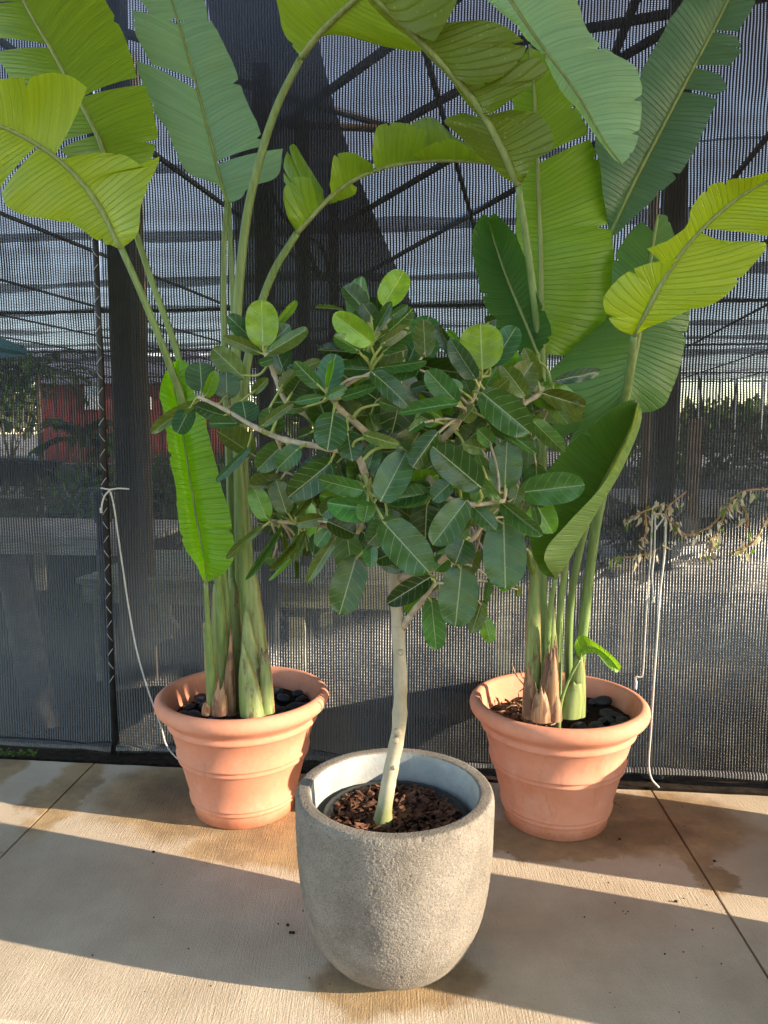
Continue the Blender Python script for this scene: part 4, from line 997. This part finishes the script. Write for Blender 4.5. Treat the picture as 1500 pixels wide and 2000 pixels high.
stem(PR, [(1078, 1400, 2.70), (1070, 1260, 2.62), (1076, 1180, 2.56), (1085, 1130, 2.52)], .015, .008)
stem(PR, [(1085, 1400, 2.74), (1094, 1200, 2.66), (1112, 1060, 2.58), (1130, 1020, 2.56)], .015, .009)
stem(PR, [(1090, 1425, 2.60), (1095, 1375, 2.60), (1110, 1330, 2.60), (1133, 1288, 2.60)], .010, .0035)
stem(PR, [(1093, 1400, 2.63), (1096, 1300, 2.63), (1097, 1215, 2.62)], .007, .002)
for a in ((1040, 1398, 34, 1044, 1105, 24, 2.66, 2.66, 'sheath', .3, 0), (1072, 1402, 38, 1081, 1180, 22, 2.66, 2.62, 'sheath', .8, .02), (1066, 1404, 36, 1074, 1262, 26, 2.62, 2.60, 'sheath_dry', .8, .16), (1080, 1404, 24, 1086, 1240, 14, 2.61, 2.60, 'sheath_dry', .9, .12),
          (1122, 1398, 44, 1132, 1275, 30, 2.68, 2.66, 'sheath', .6, .06), (1112, 1400, 46, 1124, 1330, 40, 2.64, 2.64, 'sheath', .5, .04), (1038, 1402, 34, 1032, 1300, 22, 2.62, 2.62, 'sheath_dry', .7, .12),
          (1058, 1408, 40, 1056, 1345, 30, 2.58, 2.57, 'sheath_dry', .7, .12), (1085, 1408, 26, 1086, 1352, 18, 2.58, 2.58, 'sheath_dry', .7, .1), (1078, 1404, 30, 1082, 1255, 16, 2.59, 2.58, 'sheath_dry', .9, .05)):
    sheath(PR, *a)
b = B()
for _ in range(46):
    a = random.uniform(2.0, 4.3); r = random.uniform(.08, .23); p = CR + Vector((math.cos(a) * r, math.sin(a) * r, .393 + random.uniform(0, .03))); d = rv().normalized(); d.z = abs(d.z) * .5
    b.tube([p, p + d * .03 + rv() * .01, p + d * .06 + rv() * .02], [.004, .006, .001], 5, flat=.3)
tag(b.obj('dry_leaf_litter', M['sheath_dry']), kind='stuff')
for (x, y, x2, y2) in ((1025, 1340, 1000, 1298), (1022, 1345, 1013, 1360), (1028, 1330, 1018, 1310)):
    b = B(); b.tube(crom([P(x, y, 2.62), P((x + x2) / 2 - 4, (y + y2) / 2, 2.6), P(x2, y2, 2.58)], 4), .0025, 5); b.obj('dry_shred', M['fibre'], PR)

# ================================================================== FIG TREE
FT = thing('fig_tree', Vector((0, 1.98, MUL - .02)), 'small standard fig tree with round dark veined leaves on a pale trunk', 'tree')
def fY(px, py):
    x = (px - 770) / F * 2.05; z = (850 - py) / F * 2.05
    rr = .44 ** 2 - x * x - z * z * 1.15
    return 2.03 - .82 * math.sqrt(max(rr, .004))
tk = crom(pxpath([(746, 1640, 1.99), (748, 1600, 1.99), (757, 1540, 1.99), (768, 1480, 2.0), (779, 1420, 2.0), (782, 1330, 2.0), (777, 1220, 2.0), (771, 1120, 2.0), (774, 1030, 2.0), (785, 950, 2.01), (800, 880, 2.03), (800, 780, 2.05)]), 6)
n = len(tk); rad = []
for i in range(n):
    f = i / (n - 1); r = .0335 - .014 * min(1, f / .16) if f < .16 else .0200 - .0105 * ((f - .16) / .84) ** 2
    rad.append(r * (1 + .05 * math.sin(i * 1.3) + (.10 if i % 13 == 0 else 0)))
b = B(); b.tube(tk, rad, 18); b.obj('trunk', M['bark'], FT)
for (x, y, r) in ((783, 1275, .009), (776, 1432, .013), (773, 1447, .010), (752, 1545, .010), (770, 1500, .007)):   # branch scars
    p = P(x, y, 1.977); b = B(); b.tube([p + Vector((0, .006, 0)), p, p + Vector((0, -.004, 0))], [r, r * .9, r * .4], 9); b.obj('branch_scar', M['twig'], FT)
BR = [[(790, 955, 2.01), (735, 965, 1.85), (715, 930, 1.72), (695, 890, 1.68), (640, 875, 1.70), (560, 860, 1.75), (500, 835, 1.82), (440, 800, 1.88), (388, 775, 1.92)],
      [(790, 930, 2.02), (700, 860, 1.96), (610, 815, 1.92), (560, 785, 1.92), (535, 730, 1.94), (518, 690, 1.95)],
      [(800, 900, 2.03), (790, 830, 1.95), (760, 760, 1.92), (738, 710, 1.93), (724, 670, 1.95)],
      [(800, 870, 2.03), (780, 800, 1.85), (740, 750, 1.8), (715, 715, 1.82)], [(790, 930, 2.0), (720, 850, 1.78), (665, 800, 1.73), (645, 775, 1.72)],
      [(805, 910, 2.02), (850, 870, 1.86), (890, 830, 1.78), (925, 775, 1.78), (940, 735, 1.80)],
      [(805, 930, 2.02), (880, 870, 1.95), (960, 830, 1.93), (1045, 775, 1.96), (1080, 760, 1.98)],
      [(795, 960, 2.0), (830, 930, 1.84), (865, 968, 1.72), (920, 985, 1.70), (985, 978, 1.72)],
      [(780, 1060, 2.0), (735, 1045, 1.92), (660, 1030, 1.88), (590, 1022, 1.90), (530, 1018, 1.93)],
      [(780, 1130, 2.0), (840, 1110, 1.92), (880, 1080, 1.86), (925, 1050, 1.84), (940, 1030, 1.84)], [(786, 1225, 2.0), (815, 1185, 1.95), (850, 1140, 1.90)],
      [(775, 1110, 2.0), (735, 1070, 1.86), (720, 1040, 1.80)], [(790, 950, 2.02), (850, 900, 2.12), (930, 830, 2.22), (990, 760, 2.28)], [(790, 950, 2.02), (700, 880, 2.15), (620, 800, 2.25)], [(800, 880, 2.03), (820, 760, 2.14), (830, 680, 2.18)],
      [(795, 960, 2.0), (880, 980, 2.1), (980, 960, 2.2)], [(785, 980, 2.0), (690, 960, 2.1), (600, 940, 2.2)], [(1060, 765, 1.97), (1000, 740, 2.0), (960, 700, 2.0)]]
brp = []
for q in BR:
    sp = crom(pxpath(q), 6); n = len(sp); brp += sp[4:]
    b = B(); b.tube(sp, [(.0105 - .006 * i / (n - 1)) * (1.25 if i % 6 == 0 else 1) for i in range(n)], 8); b.obj('branch', M['twig'], FT)

def figmesh(fold, droop, side, tipn):
    nu, nv = 8, 14; vs = []; uv = []; un = []; fs = []
    for j in range(nv + 1):
        v = (1 - math.cos(math.pi * j / nv)) / 2
        w = .5 * max(0, 1 - abs(2 * v ** .93 - 1) ** 2.35) ** .5 * (1 + .10 * (v - .45)) + .006
        if j == nv: w = .01
        for i in range(nu + 1):
            x = -1 + 2 * i / nu
            z = fold * abs(x) * w * 1.2 - droop * (v ** 2) + side * x * w * v + .016 * math.sin(v * 15 + x * 2 + fold * 30) * abs(x)
            vs.append((x * w, v, z)); uv.append((x * w * .62, v)); un.append((x, v))
    for j in range(nv):
        for i in range(nu): a = j * (nu + 1) + i; fs.append((a, a + 1, a + nu + 2, a + nu + 1))
    return mesh('fig_leaf', vs, fs, M['fig'], uv, un)
FM = [figmesh(.10, .05, 0, 1), figmesh(.22, .16, .05, 1), figmesh(.05, .26, -.08, .9), figmesh(.30, .08, .12, 1), figmesh(-.10, .14, -.1, 1), figmesh(.16, .34, .1, .9), figmesh(.42, .12, -.05, 1), figmesh(-.18, -.10, .08, 1), figmesh(.08, .20, .22, 1)]
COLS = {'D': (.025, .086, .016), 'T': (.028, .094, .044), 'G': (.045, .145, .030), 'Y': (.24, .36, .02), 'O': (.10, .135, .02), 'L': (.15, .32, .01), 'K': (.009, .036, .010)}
up = Vector((0, 0, 1))
def figleaf(bx, by, tx, ty, w, c, off=0.0, tilt=None, dz=None, shape=None, twist=None):
    Yb = fY((bx * 2 + tx) / 3, (by * 2 + ty) / 3) + off
    a = P(bx, by, Yb); Lpx = math.hypot(tx - bx, ty - by)
    dYy = dz if dz is not None else (random.uniform(-.045, .01) if w > Lpx * .45 else random.uniform(-.06, .03))
    e = P(tx, ty, Yb + dYy); d = e - a; L = d.length; d.normalize()
    view = (CAM - a).normalized(); s = d.cross(view).normalized(); nrm = s.cross(d).normalized()
    tw = twist if twist is not None else random.uniform(-.35, .35)
    s2 = s * math.cos(tw) + nrm * math.sin(tw); n2 = s2.cross(d).normalized()
    if n2.dot(view) < 0: n2 = -n2; 
    s2 = d.cross(n2)
    wm = w / F * Yb / max(.5, abs(math.cos(tw)))
    under = c in 'OY' and random.random() < .55
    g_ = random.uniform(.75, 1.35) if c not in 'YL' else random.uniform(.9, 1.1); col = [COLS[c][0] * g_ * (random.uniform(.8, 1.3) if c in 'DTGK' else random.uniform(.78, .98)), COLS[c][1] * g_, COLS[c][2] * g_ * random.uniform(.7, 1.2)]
    mw = Matrix.Translation(a) @ Matrix((s2 * wm, d * L, n2 * L)).transposed().to_4x4()
    o = link('leaf', FM[shape if shape is not None else random.choice((0, 1, 1, 2, 3, 4, 6, 7, 8))], FT, mw); o.color = (*col, 1)
    # petiole back to the nearest twig
    best = min(brp, key=lambda p: (p - a).length + .8 * max(0, (p - a).normalized().dot(d)) * (p - a).length)
    dist = (best - a).length
    if dist > .004:
        if dist > .14: best = a + (best - a) * 1.0
        mid = a.lerp(best, .45) - d * min(.012, dist * .14)
        pp_ = crom([a + d * .012 - n2 * .001, mid, best], 4); k = len(pp_)
        b = B(); b.tube(pp_, [.0027 + .0012 * i / (k - 1) for i in range(k)], 6); me = mesh('petiole', b.v, b.f, M['fig_petiole'] if dist < .12 else M['twig'])
        po = bpy.data.objects.new('petiole', me); COL.objects.link(po); po.parent = o; po.matrix_parent_inverse = mw.inverted()
def batch(ox, oy, sc, rows):
    for r in rows: figleaf(ox + r[0] / sc, oy + r[1] / sc, ox + r[2] / sc, oy + r[3] / sc, r[4] / sc, r[5], *(r[6:] or ()))
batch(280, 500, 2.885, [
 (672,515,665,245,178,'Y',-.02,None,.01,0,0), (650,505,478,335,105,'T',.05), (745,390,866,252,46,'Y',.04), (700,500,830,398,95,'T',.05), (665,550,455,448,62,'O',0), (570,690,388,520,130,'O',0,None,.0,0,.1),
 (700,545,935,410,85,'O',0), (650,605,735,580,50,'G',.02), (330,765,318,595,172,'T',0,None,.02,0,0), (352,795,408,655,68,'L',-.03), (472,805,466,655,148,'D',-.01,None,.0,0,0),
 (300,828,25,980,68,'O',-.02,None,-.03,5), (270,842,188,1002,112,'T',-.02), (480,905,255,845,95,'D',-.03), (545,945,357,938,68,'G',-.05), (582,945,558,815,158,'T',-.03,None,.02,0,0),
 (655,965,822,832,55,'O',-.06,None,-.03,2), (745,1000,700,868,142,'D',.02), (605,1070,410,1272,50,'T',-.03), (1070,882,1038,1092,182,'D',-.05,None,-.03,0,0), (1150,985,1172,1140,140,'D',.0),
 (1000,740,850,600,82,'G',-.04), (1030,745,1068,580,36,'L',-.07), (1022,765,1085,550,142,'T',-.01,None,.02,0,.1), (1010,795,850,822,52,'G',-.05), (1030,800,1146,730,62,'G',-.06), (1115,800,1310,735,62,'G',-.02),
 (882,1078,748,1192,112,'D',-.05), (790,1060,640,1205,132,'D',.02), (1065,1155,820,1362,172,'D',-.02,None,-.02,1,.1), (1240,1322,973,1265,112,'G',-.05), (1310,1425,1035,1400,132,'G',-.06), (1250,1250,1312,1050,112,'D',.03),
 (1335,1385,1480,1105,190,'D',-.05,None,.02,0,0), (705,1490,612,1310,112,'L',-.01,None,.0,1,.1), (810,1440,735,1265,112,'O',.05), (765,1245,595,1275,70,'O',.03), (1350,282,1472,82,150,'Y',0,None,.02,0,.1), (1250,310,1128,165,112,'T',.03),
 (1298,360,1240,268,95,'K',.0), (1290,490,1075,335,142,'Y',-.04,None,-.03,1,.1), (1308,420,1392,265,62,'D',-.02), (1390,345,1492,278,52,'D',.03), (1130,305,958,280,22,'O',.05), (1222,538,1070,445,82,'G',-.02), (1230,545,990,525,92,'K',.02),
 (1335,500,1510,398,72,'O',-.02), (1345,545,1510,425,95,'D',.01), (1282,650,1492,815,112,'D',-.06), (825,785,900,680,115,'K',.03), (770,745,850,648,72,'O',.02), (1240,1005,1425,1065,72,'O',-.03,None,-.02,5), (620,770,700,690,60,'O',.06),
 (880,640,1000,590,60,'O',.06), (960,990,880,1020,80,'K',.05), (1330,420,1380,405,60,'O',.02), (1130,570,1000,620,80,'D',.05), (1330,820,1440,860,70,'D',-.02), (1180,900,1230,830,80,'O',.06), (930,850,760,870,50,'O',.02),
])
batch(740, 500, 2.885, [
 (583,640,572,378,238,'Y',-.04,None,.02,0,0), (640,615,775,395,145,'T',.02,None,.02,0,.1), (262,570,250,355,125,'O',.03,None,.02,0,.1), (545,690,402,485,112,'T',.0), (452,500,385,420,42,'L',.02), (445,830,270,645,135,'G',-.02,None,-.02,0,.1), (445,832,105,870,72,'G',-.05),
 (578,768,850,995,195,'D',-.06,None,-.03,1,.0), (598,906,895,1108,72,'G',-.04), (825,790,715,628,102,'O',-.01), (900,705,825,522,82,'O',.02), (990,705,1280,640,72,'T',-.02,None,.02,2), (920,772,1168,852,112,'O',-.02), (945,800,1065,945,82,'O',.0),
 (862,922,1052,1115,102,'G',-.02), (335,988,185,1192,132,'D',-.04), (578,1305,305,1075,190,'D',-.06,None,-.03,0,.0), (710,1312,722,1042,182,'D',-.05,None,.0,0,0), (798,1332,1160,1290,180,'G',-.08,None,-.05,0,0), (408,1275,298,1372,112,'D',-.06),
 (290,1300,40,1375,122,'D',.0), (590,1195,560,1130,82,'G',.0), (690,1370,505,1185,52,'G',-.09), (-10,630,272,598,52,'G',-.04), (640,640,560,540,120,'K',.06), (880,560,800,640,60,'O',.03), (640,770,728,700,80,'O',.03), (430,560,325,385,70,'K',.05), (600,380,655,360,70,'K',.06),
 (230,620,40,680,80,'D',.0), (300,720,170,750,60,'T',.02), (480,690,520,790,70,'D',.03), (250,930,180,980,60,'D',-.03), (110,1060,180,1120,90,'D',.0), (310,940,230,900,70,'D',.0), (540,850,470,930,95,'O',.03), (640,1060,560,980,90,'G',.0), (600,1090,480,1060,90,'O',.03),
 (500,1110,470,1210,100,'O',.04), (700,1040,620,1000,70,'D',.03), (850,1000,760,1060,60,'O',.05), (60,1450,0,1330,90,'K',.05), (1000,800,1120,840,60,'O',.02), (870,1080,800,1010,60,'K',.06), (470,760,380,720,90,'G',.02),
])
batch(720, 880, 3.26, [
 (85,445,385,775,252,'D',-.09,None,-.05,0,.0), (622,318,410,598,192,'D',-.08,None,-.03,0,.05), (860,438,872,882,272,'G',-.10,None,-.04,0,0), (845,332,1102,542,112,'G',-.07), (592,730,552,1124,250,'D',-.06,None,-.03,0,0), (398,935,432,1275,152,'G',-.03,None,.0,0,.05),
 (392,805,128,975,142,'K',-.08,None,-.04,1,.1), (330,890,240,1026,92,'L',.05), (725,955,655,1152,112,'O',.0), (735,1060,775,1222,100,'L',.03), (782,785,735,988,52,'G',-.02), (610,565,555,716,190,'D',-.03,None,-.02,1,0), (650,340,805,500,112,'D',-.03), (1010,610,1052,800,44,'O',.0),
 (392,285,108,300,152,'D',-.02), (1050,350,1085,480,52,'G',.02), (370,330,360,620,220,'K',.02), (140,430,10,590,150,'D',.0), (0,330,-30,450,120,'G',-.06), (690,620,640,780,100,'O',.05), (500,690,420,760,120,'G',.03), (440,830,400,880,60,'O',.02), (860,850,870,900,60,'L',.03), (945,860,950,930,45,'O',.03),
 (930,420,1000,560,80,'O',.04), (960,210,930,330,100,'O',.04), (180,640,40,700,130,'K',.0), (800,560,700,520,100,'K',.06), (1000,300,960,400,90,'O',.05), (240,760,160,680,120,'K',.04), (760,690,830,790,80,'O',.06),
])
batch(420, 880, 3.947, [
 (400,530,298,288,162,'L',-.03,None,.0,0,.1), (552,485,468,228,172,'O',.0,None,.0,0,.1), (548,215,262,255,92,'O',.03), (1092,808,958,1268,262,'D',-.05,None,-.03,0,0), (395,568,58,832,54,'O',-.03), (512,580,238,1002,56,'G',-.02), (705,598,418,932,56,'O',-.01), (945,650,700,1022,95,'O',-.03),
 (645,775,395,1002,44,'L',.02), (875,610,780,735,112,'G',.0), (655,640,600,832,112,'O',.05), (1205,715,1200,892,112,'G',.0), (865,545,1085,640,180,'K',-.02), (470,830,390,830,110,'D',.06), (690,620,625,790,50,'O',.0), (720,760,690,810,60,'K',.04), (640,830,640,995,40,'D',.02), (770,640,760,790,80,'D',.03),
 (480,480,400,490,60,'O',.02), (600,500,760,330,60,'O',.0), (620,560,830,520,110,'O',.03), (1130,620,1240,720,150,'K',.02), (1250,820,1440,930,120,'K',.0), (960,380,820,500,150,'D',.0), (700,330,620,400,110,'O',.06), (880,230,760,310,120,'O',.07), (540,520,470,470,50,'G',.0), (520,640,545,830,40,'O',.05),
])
# leaves deeper in the crown, behind the ones that face the camera
rnd = random.Random(21); cnt = 0
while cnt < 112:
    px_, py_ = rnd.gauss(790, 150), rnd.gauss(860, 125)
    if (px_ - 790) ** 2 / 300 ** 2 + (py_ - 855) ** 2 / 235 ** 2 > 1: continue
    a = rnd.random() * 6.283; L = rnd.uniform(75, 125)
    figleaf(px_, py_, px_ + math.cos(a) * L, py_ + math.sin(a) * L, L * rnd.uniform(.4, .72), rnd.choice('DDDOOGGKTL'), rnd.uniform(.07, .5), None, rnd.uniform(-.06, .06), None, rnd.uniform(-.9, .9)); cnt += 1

# ================================================================== SMALL THINGS
# dark rubber plant standing just out of frame on the left; one leaf reaches in
base = Vector((-1.62, 2.25, 0))
b = B(); b.lathe([(.001, 0), (.15, 0), (.19, .3), (.2, .3), (.2, .33), (.185, .33), (.178, .29), (.001, .28)], base, 40)
tag(b.obj('nursery_pot', M['nursery']), 'black nursery pot under the dark rubber plant', 'pot')
t = thing('rubber_plant', base + Vector((0, 0, .28)), 'glossy dark leaved plant with one leaf tip reaching into view', 'plant')
st = crom([base + Vector((0, 0, .27)), base + Vector((.02, .02, .9)), base + Vector((.05, 0, 1.9))], 8)
b = B(); b.tube(st, .012, 8); b.obj('stem', M['twig'], t)
def rleaf(a, e, w):
    d = (e - a); L = d.length; d.normalize(); s = d.cross(Vector((0, -.8, .6))).normalized(); nn = s.cross(d); vs = []; fs = []
    for j in range(13):
        v = j / 12; ww = w * (math.sin(math.pi * min(1, v * .94 + .03)) ** .7)
        for i in range(7):
            x = -1 + i / 3; vs.append(a + d * L * v + s * (x * ww) + nn * (abs(x) * ww * .25 - .06 * L * v * v))
    for j in range(12):
        for i in range(6): q = j * 7 + i; fs.append((q, q + 1, q + 8, q + 7))
    link('leaf', mesh('leaf', vs, fs, M['rubber']), t)
rleaf(st[-2], P(36, 672, 2.05), .06)
for k, zz in enumerate((.9, 1.15, 1.4, 1.6, 1.75)):
    a = base + Vector((.03, .01, zz)); an = 2.2 + k * .8; rleaf(a, a + Vector((math.cos(an) * .24, math.sin(an) * .24, .05)), .055)
# weeds along the soil strip
for i, px_ in enumerate((8, 28, 48, 66)):
    p = Q(px_, 1466 + i, -.055); p.z = 0
    t = thing('weed', p, 'tiny green weed sprouting where the pavement meets the cloth', 'weed', 'weeds at the foot of the cloth')
    b = B()
    for k in range(7):
        d = Vector((random.uniform(-1, 1), random.uniform(-1, .2), random.uniform(.2, 1))).normalized(); b.tube([p, p + d * .02], .0012, 4)
    b.obj('stem', M['fol_lime'], t)
    for k in range(8):
        d = Vector((random.uniform(-1, 1), random.uniform(-1, .2), random.uniform(.1, .9))).normalized(); b = B(); leafquad(b, p + d * .015, d, up, .022, .008); b.obj('leaf', M['fol_lime'], t, False)
# a curled dead leaf and crumbs on the paving
b = B(); b.tube(crom([G(1180, 1562) + up * .004, G(1190, 1572) + up * .012, G(1200, 1570) + up * .006, G(1209, 1576) + up * .004], 4), [.006, .007, .008, .006, .005, .005, .005, .004, .003, .003, .002, .002, .001], 6, flat=.4)
tag(b.obj('dead_leaf', M['sheath_dry']), 'shrivelled brown leaf on the stained paving beside a clay pot', 'leaf')
b = B()
for _ in range(60):
    p = G(random.choice((random.uniform(0, 1500), random.uniform(1150, 1420))), random.uniform(1560, 1990)); s = random.uniform(.0008, .003); b.box(p + up * s * .4, (s * 1.4, s, s))
for x, y in ((562, 1808), (567, 1823), (573, 1823), (300, 1665), (1395, 1683), (1320, 1762), (1210, 1640)):
    b.box(G(x, y) + up * .003, (.008, .006, .005))
tag(b.obj('soil_crumbs', M['soil'], smooth=False), kind='stuff')
